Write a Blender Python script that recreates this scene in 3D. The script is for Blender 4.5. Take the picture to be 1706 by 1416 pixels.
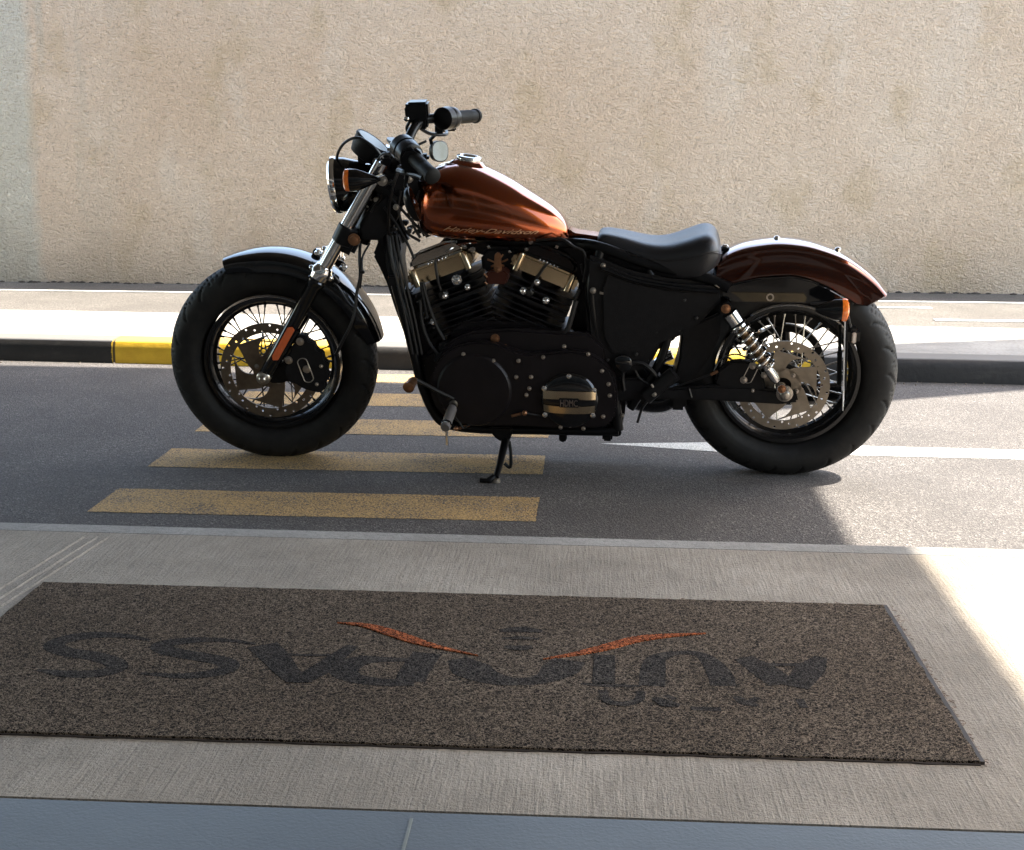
import bpy, bmesh, math, random
from mathutils import Vector, Matrix, noise
from mathutils.bvhtree import BVHTree
random.seed(7)
R = math.radians
sc = bpy.context.scene
for o in list(bpy.data.objects): bpy.data.objects.remove(o)
C = bpy.context.collection

# ---------------------------------------------------------------- camera, sky, sun, exposure
FPX, CX, CY = 2300.0, 853.0, 708.0
CAM_H, PITCH, YAW, ROLL = 1.0, R(12.0), R(3.3), R(0.35)
_f = Vector((-math.sin(YAW)*math.cos(PITCH), math.cos(YAW)*math.cos(PITCH), -math.sin(PITCH)))
_r0 = Vector((math.cos(YAW), math.sin(YAW), 0)); _u0 = _r0.cross(_f)
CR = _r0*math.cos(ROLL)+_u0*math.sin(ROLL); CU = _u0*math.cos(ROLL)-_r0*math.sin(ROLL); CF = _f
CO = Vector((0, 0, CAM_H))
cd = bpy.data.cameras.new('camera'); cam = bpy.data.objects.new('camera', cd); C.objects.link(cam)
cd.sensor_width = 36; cd.lens = 36*FPX/1706; cd.clip_start = .05; cd.clip_end = 2000
cam.matrix_world = Matrix(((CR.x, CU.x, -CF.x, CO.x), (CR.y, CU.y, -CF.y, CO.y), (CR.z, CU.z, -CF.z, CO.z), (0, 0, 0, 1)))
sc.camera = cam
SUN = Vector((.68, .22, 1)).normalized()
w = bpy.data.worlds.new('World'); sc.world = w; w.use_nodes = True
nt = w.node_tree; bg = nt.nodes['Background']
sky = nt.nodes.new('ShaderNodeTexSky'); sky.sky_type = 'NISHITA'; sky.sun_disc = False
sky.sun_elevation = math.asin(SUN.z); sky.sun_rotation = math.atan2(SUN.x, SUN.y)
sky.air_density = 1.0; sky.dust_density = 1.6; sky.ozone_density = .6
wb = nt.nodes.new('ShaderNodeMix'); wb.data_type = 'RGBA'; wb.blend_type = 'MULTIPLY'; wb.inputs[0].default_value = 1; wb.inputs[7].default_value = (1, .925, .80, 1)   # camera white balance
nt.links.new(sky.outputs[0], wb.inputs[6]); nt.links.new(wb.outputs[2], bg.inputs[0]); bg.inputs[1].default_value = .15
sl = bpy.data.lights.new('sun', 'SUN'); sl.energy = 2.9; sl.angle = R(.8); sl.color = (1, .92, .80)
so = bpy.data.objects.new('sun', sl); C.objects.link(so); so.location = (6, 3, 9)
so.rotation_euler = SUN.to_track_quat('Z', 'Y').to_euler()
sc.view_settings.view_transform = 'Standard'; sc.view_settings.look = 'None'
sc.view_settings.exposure = 3.02; sc.view_settings.gamma = 1

def tag(o, label=None, cat=None, kind=None, group=None):
    if label: o['label'] = label
    if cat: o['category'] = cat
    if kind: o['kind'] = kind
    if group: o['group'] = group
    return o

# ---------------------------------------------------------------- materials
class NT:
    def __init__(s, name):
        s.m = bpy.data.materials.new(name); s.m.use_nodes = True; s.t = s.m.node_tree
        s.b = s.t.nodes['Principled BSDF']
    def n(s, t, **k):
        n = s.t.nodes.new('ShaderNode'+t)
        for a, v in k.items():
            if a.startswith('_'): setattr(n, a[1:], v)
            else: n.inputs[a].default_value = v
        return n
    def l(s, a, b): s.t.links.new(a, b)
    def coord(s, scale=(1, 1, 1), rot=(0, 0, 0), loc=(0, 0, 0)):
        c = s.n('TexCoord'); m = s.n('Mapping'); m.inputs['Scale'].default_value = scale
        m.inputs['Rotation'].default_value = rot; m.inputs['Location'].default_value = loc
        s.l(c.outputs['Object'], m.inputs[0]); return m.outputs[0]
    def noise(s, co, scale, detail=4, rough=.55, dist=0):
        n = s.n('TexNoise', Scale=scale, Detail=detail, Roughness=rough, Distortion=dist); s.l(co, n.inputs['Vector']); return n.outputs['Fac']
    def ramp(s, v, stops):
        r = s.n('ValToRGB'); e = r.color_ramp.elements
        while len(e) < len(stops): e.new(.5)
        for i, (p, c) in enumerate(stops):
            e[i].position = p; e[i].color = (c, c, c, 1) if isinstance(c, (int, float)) else (*c, 1)
        s.l(v, r.inputs[0]); return r.outputs[0]
    def mix(s, f, a, b, mode='MIX'):
        n = s.n('Mix', _data_type='RGBA', _blend_type=mode)
        for v, i in ((f, 0), (a, 6), (b, 7)):
            if isinstance(v, (int, float)): n.inputs[i].default_value = v
            elif isinstance(v, tuple): n.inputs[i].default_value = (*v, 1)
            else: s.l(v, n.inputs[i])
        return n.outputs[2]
    def math(s, op, a, b=0, c=None):
        n = s.n('Math', _operation=op)
        for i, v in enumerate((a, b) if c is None else (a, b, c)):
            if isinstance(v, (int, float)): n.inputs[i].default_value = v
            else: s.l(v, n.inputs[i])
        return n.outputs[0]
    def xyz(s, co):
        n = s.n('SeparateXYZ'); s.l(co, n.inputs[0]); return n.outputs
    def col(s, c):
        if isinstance(c, tuple): s.b.inputs['Base Color'].default_value = (*c, 1)
        else: s.l(c, s.b.inputs['Base Color'])
    def rough(s, r):
        if isinstance(r, (int, float)): s.b.inputs['Roughness'].default_value = r
        else: s.l(r, s.b.inputs['Roughness'])
    def bump(s, h, dist=.01, strength=1.0, prev=None):
        n = s.n('Bump', Strength=strength, Distance=dist); s.l(h, n.inputs['Height'])
        if prev: s.l(prev, n.inputs['Normal'])
        s.l(n.outputs[0], s.b.inputs['Normal']); return n.outputs[0]

def simple(name, col, rough=.5, metal=0, coat=0, spec=.5, var=.15, vs=40, bump=0):
    m = NT(name); co = m.coord()
    f = m.noise(co, vs, 5, .6)
    lo = tuple(c*(1-var) for c in col); hi = tuple(min(1, c*(1+var)) for c in col)
    m.col(m.mix(m.ramp(f, [(.3, 0.), (.7, 1.)]), lo, hi))
    m.rough(m.math('ADD', m.math('MULTIPLY', m.noise(co, vs*.4, 4), rough*.5), rough*.75))
    m.b.inputs['Metallic'].default_value = metal; m.b.inputs['Coat Weight'].default_value = coat
    m.b.inputs['Coat Roughness'].default_value = .03; m.b.inputs['Specular IOR Level'].default_value = spec
    if bump: m.bump(m.noise(co, vs*8, 3), bump)
    return m.m

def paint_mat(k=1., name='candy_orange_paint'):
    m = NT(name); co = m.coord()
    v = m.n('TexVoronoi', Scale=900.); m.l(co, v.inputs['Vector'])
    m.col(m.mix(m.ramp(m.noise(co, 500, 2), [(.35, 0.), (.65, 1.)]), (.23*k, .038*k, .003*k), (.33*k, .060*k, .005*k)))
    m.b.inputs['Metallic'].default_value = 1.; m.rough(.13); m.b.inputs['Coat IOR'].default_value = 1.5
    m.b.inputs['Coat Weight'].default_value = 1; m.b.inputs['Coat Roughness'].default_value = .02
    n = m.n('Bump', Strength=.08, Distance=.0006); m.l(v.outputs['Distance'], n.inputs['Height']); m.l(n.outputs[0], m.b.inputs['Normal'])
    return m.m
def rubber_mat():
    m = NT('tyre_rubber'); co = m.coord()
    m.col(m.mix(m.ramp(m.noise(co, 18, 5, .7), [(.4, 0.), (.7, 1.)]), (.008, .0075, .0075), (.017, .016, .014)))
    m.rough(.6); m.b.inputs['Specular IOR Level'].default_value = .28; m.bump(m.noise(co, 350, 3), .0006); return m.m
def vinyl_mat():
    m = NT('black_vinyl'); co = m.coord(); m.col((.012, .012, .014)); m.rough(.40)
    v = m.n('TexVoronoi', Scale=330.); m.l(co, v.inputs['Vector']); m.bump(v.outputs['Distance'], .0008, .5); return m.m

CHROME = simple('chrome', (.78, .76, .73), .07, 1, var=.04)
BLK = simple('black_powder_coat', (.004, .004, .0045), .30, 0, spec=.22, var=.3)
GLOSS = simple('gloss_black', (.004, .004, .0045), .1, 0, coat=.25, spec=.4, var=.1)
WRINKLE = simple('wrinkle_black', (.0065, .006, .0065), .5, 0, spec=.2, var=.3, vs=60, bump=.0008)
RUB = rubber_mat(); VINYL = vinyl_mat(); PAINT = paint_mat(); PAINT_SHADED = paint_mat(.30, 'shaded_orange_paint')  # rear fender: same orange paint, its dark reflections put into the colour
STEEL = simple('brushed_steel', (.42, .38, .33), .33, 1, var=.15, vs=25)
DISC2 = simple('rear_disc_steel', (.31, .265, .21), .45, 1, var=.2, vs=30)
DISC = simple('brake_disc_steel', (.20, .16, .12), .45, 1, var=.2, vs=30)
BOLT = simple('bolt_steel', (.42, .37, .32), .35, 1, var=.15)
DARKM = simple('dark_metal', (.03, .028, .026), .4, .6, var=.2)
ALU = simple('polished_alloy', (.60, .47, .30), .16, 1, var=.06, vs=12)
AMBER = simple('amber_lens', (.85, .18, .015), .15, 0, coat=1, var=.25, vs=120)
REFL = simple('orange_reflector', (.55, .11, .03), .25, 0, coat=.6, var=.1, vs=120)
LENS = simple('lamp_glass', (.75, .76, .76), .04, .7, var=.05)
CLEARL = simple('plate_light_lens', (.5, .42, .36), .15, 0, coat=1, var=.2)
DIAL = simple('dial_face', (.10, .105, .09), .5, 0, coat=.2, var=.1)
MIRR = simple('mirror_glass', (.45, .55, .62), .02, 1, var=.01)
MBACK = simple('mirror_shell_grey', (.02, .02, .022), .35, 0, var=.15)
TAN = simple('tank_lettering_tan', (.50, .29, .16), .35, .3, var=.1)
PLATE = simple('plate_white', (.62, .6, .58), .4, 0, var=.08)
GRIP = simple('grip_rubber', (.006, .0062, .006), .6, 0, spec=.2, var=.2)
EMBOSS = simple('emboss_grey', (.34, .27, .23), .3, .9, var=.1)
WIRE = simple('cable_sheath', (.006, .005, .005), .4, 0, var=.2)
COPPER = simple('brass_fitting', (.30, .15, .08), .35, .9, var=.15)
BOXDK = simple('engine_case_black', (.008, .006, .0065), .42, 0, spec=.22, var=.3, vs=15, bump=.0004)

def asphalt(name, lo, hi, yellow=None):
    m = NT(name); co = m.coord()
    a = m.noise(co, 260, 3, .8); b = m.noise(co, 2.2, 5, .6)
    base = m.mix(m.ramp(a, [(.36, 0.), (.64, 1.)]), lo, hi)
    v = m.n('TexVoronoi', Scale=210.); m.l(co, v.inputs['Vector'])
    chip = m.ramp(m.xyz(v.outputs['Color'])[0], [(.80, 0.), (.88, 1.)])
    base = m.mix(m.math('MULTIPLY', chip, .65), base, tuple(min(1, c*2.0) for c in hi))
    base = m.mix(m.ramp(m.xyz(v.outputs['Color'])[1], [(.78, 0.), (.9, .75)]), base, tuple(c*.35 for c in lo))
    base = m.mix(m.ramp(b, [(.38, 0.), (.62, .5)]), base, tuple(c*.72 for c in lo))
    if yellow:
        wear = m.math('ADD', m.math('MULTIPLY', m.noise(co, 170, 3, .8), .82), m.math('MULTIPLY', m.noise(co, 7, 4, .6), .18))
        base = m.mix(m.ramp(wear, [(.435, 0.), (.515, .92)]), base, m.mix(m.ramp(m.noise(co, 90, 3), [(.35, 0.), (.65, 1.)]), tuple(c*.8 for c in yellow), yellow))
    m.col(base); m.rough(.82)
    h = m.math('ADD', m.math('MULTIPLY', v.outputs['Distance'], .8), m.math('MULTIPLY', a, .7))
    m.bump(h, .0045, .8); return m.m
def concrete(name, lo, hi, brush=0, speck=.5):
    m = NT(name); co = m.coord()
    base = m.mix(m.ramp(m.noise(co, 2.6, 7, .65), [(.38, 0.), (.62, 1.)]), tuple(c*.86 for c in lo), hi)
    c2 = m.coord((1, .055, 1)) if brush else co
    br = m.noise(c2, 150 if brush else 60, 4, .7)
    base = m.mix(m.ramp(br, [(.36, .5), (.52, 0.)]), base, tuple(c*.62 for c in lo))
    pits = m.noise(co, 150, 3, .75); big = m.noise(co, 5, 3)
    pm = m.math('MULTIPLY', m.ramp(pits, [(.33, 1.), (.43, 0.)]), m.ramp(big, [(.38, 0.35), (.60, 1.)]))
    base = m.mix(m.math('MULTIPLY', pm, speck), base, tuple(c*.3 for c in lo))
    wp = m.noise(m.coord((.7, 1.3, 1), loc=(2, 1, 0)), 75, 2, .5, 1.2)
    base = m.mix(m.math('MULTIPLY', m.ramp(m.math('ABSOLUTE', m.math('SUBTRACT', wp, .5)), [(.004, .8), (.02, 0.)]), m.ramp(m.noise(co, 22, 3), [(.38, 0.), (.55, speck)])), base, tuple(c*.4 for c in lo))
    st = m.noise(co, 9, 4); base = m.mix(m.ramp(st, [(.54, 0.), (.74, .38)]), base, tuple(c*.6 for c in lo))
    m.col(base); m.rough(.8)
    h = m.math('ADD', m.math('MULTIPLY', br, 1.0), m.math('MULTIPLY', pits, 1.2))
    m.bump(h, .0035, .8); return m.m
def tile_mat():
    m = NT('grey_floor_tile'); co = m.coord()
    m.col(m.mix(m.ramp(m.noise(co, 3, 6, .65), [(.3, 0.), (.7, 1.)]), (.050, .055, .057), (.074, .080, .082)))
    m.rough(.42); m.bump(m.noise(co, 160, 3), .0006); return m.m
def stucco():
    m = NT('stucco'); co = m.coord()
    warp = m.n('TexNoise', Scale=14., Detail=3.); m.l(co, warp.inputs['Vector'])
    wv = m.n('VectorMath', _operation='MULTIPLY_ADD'); m.l(warp.outputs['Color'], wv.inputs[0]); wv.inputs[1].default_value = (.09, .09, .05); m.l(co, wv.inputs[2])
    mp = m.n('Mapping'); mp.inputs['Scale'].default_value = (.75, 1, 1.25); m.l(wv.outputs[0], mp.inputs[0])
    big = m.noise(co, .9, 5, .6); mid = m.noise(m.coord((1.6, 1, .5)), 2.3, 4, .55)
    base = m.mix(m.ramp(big, [(.35, 0.), (.65, 1.)]), (.77, .60, .445), (.85, .70, .55))
    base = m.mix(m.ramp(mid, [(.55, 0.), (.66, .30)]), base, (.88, .80, .69))
    base = m.mix(m.ramp(m.noise(m.coord((1, 1, .7), loc=(3, 0, 5)), 3.1, 4), [(.55, 0.), (.66, .6)]), base, (.66, .51, .33))
    X, Y, Z = m.xyz(co)
    # paler repaired strip at the left end, run-off streaks below it
    e = m.math('ADD', X, m.math('MULTIPLY', m.noise(m.coord((1, 1, .5)), 9, 4), .12))
    strip = m.ramp(m.math('ADD', m.math('MULTIPLY', e, 1.), 4.), [(.0, 0.), (.12, 1.), (.70, 1.), (.78, 0.)])
    base = m.mix(m.math('MULTIPLY', strip, .85), base, (.70, .69, .60))
    drip = m.math('MULTIPLY', m.ramp(m.noise(m.coord((1, 1, .12)), 5.5, 3), [(.5, 0.), (.64, 1.)]), m.ramp(m.math('ADD', X, 3.6), [(.25, .55), (.95, 0.)]))
    base = m.mix(drip, base, (.56, .54, .46))
    # patchy darker brown band near the foot
    foot = m.math('MULTIPLY', m.ramp(m.math('SUBTRACT', Z, .0), [(.12, .6), (.55, 0.)]), m.ramp(m.noise(co, 4, 4), [(.35, .3), (.65, 1.)]))
    base = m.mix(foot, base, (.46, .34, .22))
    a = m.noise(mp.outputs[0], 66, 3, .5); b = m.noise(co, 170, 2, .6)
    base = m.mix(m.ramp(a, [(.33, .38), (.44, 0.)]), base, (.30, .22, .13))
    base = m.mix(m.ramp(a, [(.58, 0.), (.70, .28)]), base, (.85, .75, .61))
    base = m.mix(m.ramp(b, [(.30, .45), (.40, 0.)]), base, (.32, .24, .15))
    m.col(base); m.rough(.9)
    c = m.noise(mp.outputs[0], 130, 2, .6)
    h = m.math('ADD', m.math('ADD', m.math('MULTIPLY', a, .8), m.math('MULTIPLY', c, .5)), m.math('MULTIPLY', b, .35)); m.bump(h, .035, 1.)
    return m.m
def kerb_mat():
    m = NT('black_and_yellow_kerb_paint'); co = m.coord(); X, Y, Z = m.xyz(co)
    xx = m.math('ADD', X, m.math('MULTIPLY', m.noise(co, 60, 3), .02))
    f = m.math('PINGPONG', m.math('ADD', xx, 22.58), 1.0)          # 1 m black, 1 m yellow
    yel = m.math('GREATER_THAN', f, .5)
    yc = m.mix(m.ramp(m.noise(co, 12, 5, .7), [(.35, 0.), (.7, 1.)]), (.60, .36, .02), (.72, .46, .03))
    yc = m.mix(m.ramp(m.noise(co, 70, 4, .8), [(.66, 0.), (.72, .9)]), yc, (.12, .09, .05))
    bc = m.mix(m.ramp(m.noise(co, 10, 5, .7), [(.35, 0.), (.7, 1.)]), (.010, .009, .009), (.019, .017, .016))
    bc = m.mix(m.ramp(m.noise(m.coord((.15, 1, 1)), 60, 4, .8), [(.68, 0.), (.75, .7)]), bc, (.35, .32, .28))
    topw = m.math('MULTIPLY', m.ramp(m.math('MULTIPLY', Z, 10.), [(.93, 0.), (.975, 1.)]), m.math('SUBTRACT', 1.0, m.math('MULTIPLY', yel, .6)))
    jx = m.math('ABSOLUTE', m.math('SUBTRACT', m.math('FRACT', m.math('ADD', X, 20.08)), .5))
    jx = m.math('SUBTRACT', .5, jx)
    bc = m.mix(m.ramp(m.noise(m.coord((.5, 1, 2)), 14, 5, .7), [(.55, 0.), (.68, .35)]), bc, (.05, .045, .04))
    jn = m.ramp(jx, [(.0035, 1.), (.007, 0.)]); bc = m.mix(jn, bc, (.004, .004, .004)); yc = m.mix(jn, yc, (.03, .02, .01))
    m.col(m.mix(m.math('MULTIPLY', topw, .75), m.mix(yel, bc, yc), (.18, .17, .155))); m.rough(.6); m.bump(m.noise(co, 45, 4, .6), .003, .6); return m.m
def mat_mat(name, a, b, k=1.0):
    m = NT(name); co = m.coord()
    n = m.noise(co, 150, 1.2, .5, .8); n2 = m.noise(m.coord(loc=(5, 3, 1)), 132, 1.2, .5, .8)
    r1 = m.math('ABSOLUTE', m.math('SUBTRACT', n, .5)); r2 = m.math('ABSOLUTE', m.math('SUBTRACT', n2, .5))
    line = m.ramp(m.math('MINIMUM', r1, r2), [(.012, 1.), (.06, 0.)])
    big = m.noise(co, 2.2, 4)
    base = m.mix(line, tuple(c*.07 for c in a), m.mix(m.ramp(big, [(.35, 0.), (.7, 1.)]), a, b))
    m.col(base); m.rough(.9); m.b.inputs['Specular IOR Level'].default_value = .08; m.bump(line, .006, .9); return m.m

ASPH = asphalt('asphalt', (.058, .053, .051), (.118, .108, .102))
YEL = asphalt('worn_yellow_paint', (.07, .064, .06), (.12, .11, .1), (.58, .37, .14))
WHT = asphalt('white_road_paint', (.3, .29, .28), (.5, .5, .48), (.78, .78, .74))
ASPH2 = asphalt('pale_asphalt', (.075, .068, .060), (.12, .11, .098))
CONC = concrete('brushed_concrete', (.255, .218, .172), (.325, .283, .23), 1, .75)
CONCK = concrete('trowelled_concrete_edge', (.26, .248, .225), (.33, .316, .29), 0, .35)
CONCF = concrete('far_pavement_concrete', (.30, .285, .26), (.38, .36, .325), 0, .3)
SOIL = concrete('plain_ground', (.2, .18, .15), (.3, .27, .22), 0, .4)
MAT = mat_mat('coil_mat_brown', (.185, .14, .10), (.24, .187, .138)); MATD = mat_mat('coil_mat_black', (.078, .066, .057), (.115, .098, .084))
MATO = mat_mat('coil_mat_orange', (.50, .14, .05), (.60, .18, .07)); MATE = simple('mat_rubber_edge', (.03, .022, .018), .7)

# ---------------------------------------------------------------- mesh builder
def frame(d):
    d = d.normalized(); a = Vector((0, 0, 1)) if abs(d.z) < .9 else Vector((1, 0, 0))
    x = d.cross(a).normalized(); return x, d.cross(x).normalized()
class MB:
    def __init__(s): s.bm = bmesh.new()
    def grid(s, rings, close_u=True, close_v=False, caps=True):
        bm = s.bm; V = [[bm.verts.new(p) for p in r] for r in rings]; n = len(V[0]); m = len(V)
        for i in range(m if close_v else m-1):
            A, B = V[i], V[(i+1) % m]
            for j in range(n if close_u else n-1):
                k = (j+1) % n
                try: bm.faces.new((A[j], A[k], B[k], B[j]))
                except ValueError: pass
        if caps and close_u and not close_v:
            for r in (V[0], V[-1]):
                try: bm.faces.new(r)
                except ValueError: pass
        return s
    def tube(s, pts, r, n=10, close=False):
        pts = [Vector(p) for p in pts]; m = len(pts)
        rs = r if isinstance(r, (list, tuple)) else [r]*m
        if len(rs) != m: rs = [rs[min(len(rs)-1, round(i*(len(rs)-1)/max(1, m-1)))] for i in range(m)]
        rings = []; px = None
        for i, p in enumerate(pts):
            a = pts[(i-1) % m] if (close or i) else pts[0]; b = pts[(i+1) % m] if (close or i < m-1) else pts[-1]
            d = (b-a).normalized()
            if px is None: x, y = frame(d)
            else:
                x = (px-d*px.dot(d)).normalized(); y = d.cross(x)
            px = x
            rings.append([p+(x*math.cos(t*2*math.pi/n)+y*math.sin(t*2*math.pi/n))*rs[i] for t in range(n)])
        return s.grid(rings, True, close)
    def cyl(s, a, b, r, n=16, r2=None): return s.tube([a, b], [r, r if r2 is None else r2], n)
    def lathe(s, o, ax, prof, n=32, caps=True):
        o = Vector(o); ax = Vector(ax).normalized(); x, y = frame(ax)
        return s.grid([[o+ax*a+(x*math.cos(t*2*math.pi/n)+y*math.sin(t*2*math.pi/n))*max(r, 1e-4) for t in range(n)] for a, r in prof], caps=caps)
    def ring(s, o, ax, prof, n=64):
        o = Vector(o); ax = Vector(ax).normalized(); x, y = frame(ax)
        return s.grid([[o+ax*a+(x*math.cos(t*2*math.pi/n)+y*math.sin(t*2*math.pi/n))*r for t in range(n)] for a, r in prof], True, True)
    def prism(s, poly, o, X, Y, N, d, bev=0, seg=2):
        """polygon (a,b) in plane o+aX+bY extruded by d along N"""
        t = bmesh.new(); o, X, Y, N = map(Vector, (o, X, Y, N))
        v0 = [t.verts.new(o+X*a+Y*b) for a, b in poly]; v1 = [t.verts.new(o+X*a+Y*b+N*d) for a, b in poly]
        n = len(poly); t.faces.new(v0); t.faces.new(v1[::-1])
        for i in range(n): t.faces.new((v0[i], v1[i], v1[(i+1) % n], v0[(i+1) % n]))
        bmesh.ops.recalc_face_normals(t, faces=t.faces)
        if bev:
            t.edges.ensure_lookup_table()
            bmesh.ops.bevel(t, geom=list(t.edges), offset=bev, segments=seg, affect='EDGES', clamp_overlap=True)
        return s.merge(t)
    def box(s, c, size, bev=0, rot=None):
        t = bmesh.new(); bmesh.ops.create_cube(t, size=1)
        for v in t.verts: v.co = Vector((v.co.x*size[0], v.co.y*size[1], v.co.z*size[2]))
        if bev: bmesh.ops.bevel(t, geom=list(t.edges), offset=bev, segments=2, affect='EDGES')
        M = Matrix.Translation(Vector(c)) @ (rot.to_4x4() if rot else Matrix())
        bmesh.ops.transform(t, matrix=M, verts=t.verts); return s.merge(t)
    def ball(s, c, r, sc_=(1, 1, 1), n=16):
        t = bmesh.new(); bmesh.ops.create_uvsphere(t, u_segments=n, v_segments=n//2, radius=r)
        for v in t.verts: v.co = Vector((v.co.x*sc_[0], v.co.y*sc_[1], v.co.z*sc_[2]))+Vector(c)
        return s.merge(t)
    def merge(s, t):
        me = bpy.data.meshes.new('t'); t.to_mesh(me); t.free(); s.bm.from_mesh(me); bpy.data.meshes.remove(me); return s
    def each(s, name, mat, parent=None):
        """every loose piece becomes an object of its own"""
        bm = s.bm; bm.verts.ensure_lookup_table(); seen = set(); out = []
        for v in bm.verts:
            if v in seen: continue
            st = [v]; comp = []
            seen.add(v)
            while st:
                a = st.pop(); comp.append(a)
                for e in a.link_edges:
                    o = e.other_vert(a)
                    if o not in seen: seen.add(o); st.append(o)
            n = MB(); mp = {a: n.bm.verts.new(a.co) for a in comp}; fs = set(f for a in comp for f in a.link_faces)
            for f in fs: n.bm.faces.new([mp[a] for a in f.verts])
            out.append(n.build(name, mat, parent))
        bm.free(); return out
    def build(s, name, mat, parent=None, M=None, smooth=38, fix=True):
        bm = s.bm
        if fix: bmesh.ops.recalc_face_normals(bm, faces=bm.faces)
        for f in bm.faces: f.smooth = smooth > 0
        if smooth > 0:
            a = R(smooth)
            for e in bm.edges:
                if len(e.link_faces) == 2 and e.calc_face_angle(0) > a: e.smooth = False
        me = bpy.data.meshes.new(name); bm.to_mesh(me); bm.free()
        o = bpy.data.objects.new(name, me); C.objects.link(o); me.materials.append(mat)
        if parent: o.parent = parent
        if M is not None: o.matrix_local = M
        return o

def spline(pts, k=6):
    P_ = [Vector(p) for p in pts]; P_ = [P_[0]*2-P_[1]]+P_+[P_[-1]*2-P_[-2]]; out = []
    for i in range(1, len(P_)-2):
        a, b, c, d = P_[i-1:i+3]
        for j in range(k):
            t = j/k; out.append(.5*((2*b)+(c-a)*t+(2*a-5*b+4*c-d)*t*t+(3*b-a-3*c+d)*t*t*t))
    out.append(P_[-2]); return out
def ray(x, y): return CR*((x-CX)/FPX)-CU*((y-CY)/FPX)+CF
def G(x, y, z=0):
    d = ray(x, y); p = CO+d*((z-CO.z)/d.z); return (p.x, p.y)

# ---------------------------------------------------------------- ground, road, pavements, wall
def sheet(name, pts, z, mat, kind='structure', thick=None):
    b = MB()
    if thick: b.prism([(p[0], p[1]) for p in pts], (0, 0, z-thick), (1, 0, 0), (0, 1, 0), (0, 0, 1), thick)
    else: b.bm.faces.new([b.bm.verts.new((p[0], p[1], z)) for p in pts])
    o = b.build(name, mat, smooth=0)
    if kind: tag(o, kind=kind)
    return o
def rough_edge(pts, amp=.004, step=.03, seed=0):
    out = []
    for i, p in enumerate(pts):
        q = pts[(i+1) % len(pts)]; L = math.dist(p, q); n = max(1, int(L/step))
        for k in range(n):
            t = k/n; x = p[0]+(q[0]-p[0])*t; y = p[1]+(q[1]-p[1])*t
            out.append((x+amp*noise.noise((x*37, y*37, seed)), y+amp*noise.noise((x*37, y*37, seed+9))))
    return out
sheet('ground', [(-300, -300), (300, -300), (300, 300), (-300, 300)], -.03, SOIL)
KF = lambda x: 5.745-.047*x      # foot of the far kerb
sheet('road', [(-25, 2.9), (25, 2.9), (25, KF(25)+.1), (-25, KF(-25)+.1)], 0, ASPH)
NE = lambda x: 3.03-.014*x       # near kerb edge
sheet('near_pavement', [(-12, 1.725), (12, 1.695), (12, NE(12)-.078), (-12, NE(-12)-.078)], .1, CONC, thick=.125)
sheet('tile_floor', [(-12, -1.4), (12, -1.4), (12, 1.689), (-12, 1.719)], .1, tile_mat(), thick=.125)
sheet('tile_floor_seam', [(-12, 1.7), (12, 1.67), (12, 1.715), (-12, 1.745)], .094, simple('seam_dark', (.05, .05, .05), .8), thick=.1)
b = MB(); b.box((-.2285, .1, .1005), (.004, 3.17, .003)); b.box((-2.2285, .1, .1005), (.004, 3.17, .003)); b.box((1.7715, .1, .1005), (.004, 3.17, .003))
tag(b.build('tile_joint', simple('pale_grout', (.15, .165, .155), .8), smooth=0), kind='structure')
# trowelled kerb edge with rounded nose
b = MB(); rings = []
for i in range(81):
    x = -12+24*i/80; y = NE(x); zz = .1
    prof = [(y-.076, -.02), (y-.076, .1), (y-.02, .1005), (y-.006, .096), (y, .085), (y+.004, -.02)]
    rings.append([(x, a, c) for a, c in prof])
b.grid(rings, True, False); tag(b.build('near_kerb', CONCK), kind='structure')
# hand-struck joint lines across the concrete
b = MB()
for x0 in (-1.235, -1.205, -1.18):
    b.grid([[(x0+.1*t+dx, 1.95+.98*t, .1+(.0022 if dx == 0 else -.001)) for dx in (-.007, 0, .007)] for t in [k/20 for k in range(21)]], False)
tag(b.build('pavement_joint_ridge', CONC), kind='structure')
# far kerb
b = MB(); rings = []
for i in range(201):
    x = -20+40*i/200; y = KF(x); n_ = .004*noise.noise((x*3, 0, 0))
    prof = [(y+.004, -.02), (y+.006+n_, .06), (y+.010+n_, .076), (y+.018, .092), (y+.034, .099), (y+.14, .101), (y+.14, -.02)]
    rings.append([(x, a, c) for a, c in prof])
b.grid(rings, True); kb = b.build('kerb', kerb_mat()); tag(kb, kind='structure')
sheet('far_pavement', [(-20, KF(-20)+.1435), (20, KF(20)+.1435), (20, 6.35-.028*20), (-20, 6.70+.048*20)][:2]+[(20, 6.05), (-20, 7.4)], .0985, CONCF, thick=.12)
sheet('far_lane', [(-20, 7.4), (20, 6.05), (20, 8.4), (-20, 8.4)], .0945, ASPH2, thick=.11)
b = MB()
b.box((0, 7.70, .097), (40, .04, .003)); b.box((.95, 7.42, .097), (1.7, .05, .003)); b.box((4.2, 6.93, .097), (5, .06, .003))
tag(b.build('far_lane_markings', WHT, smooth=0), kind='structure')
# grit along the kerb foot
b = MB()
for k in range(140):
    x = random.uniform(-3.2, 2.6); y = KF(x)-abs(random.gauss(0, .035))+.003; r = random.uniform(.0015, .0045)
    t = bmesh.new(); bmesh.ops.create_icosphere(t, subdivisions=1, radius=r)
    for v in t.verts: v.co = v.co*random.uniform(.7, 1.2)+Vector((x, y, r*.4))
    b.merge(t)
tag(b.build('kerb_grit', simple('grit', (.16, .13, .10), .9), smooth=0), 'loose grit along the foot of the kerb', 'grit', 'stuff')

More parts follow.
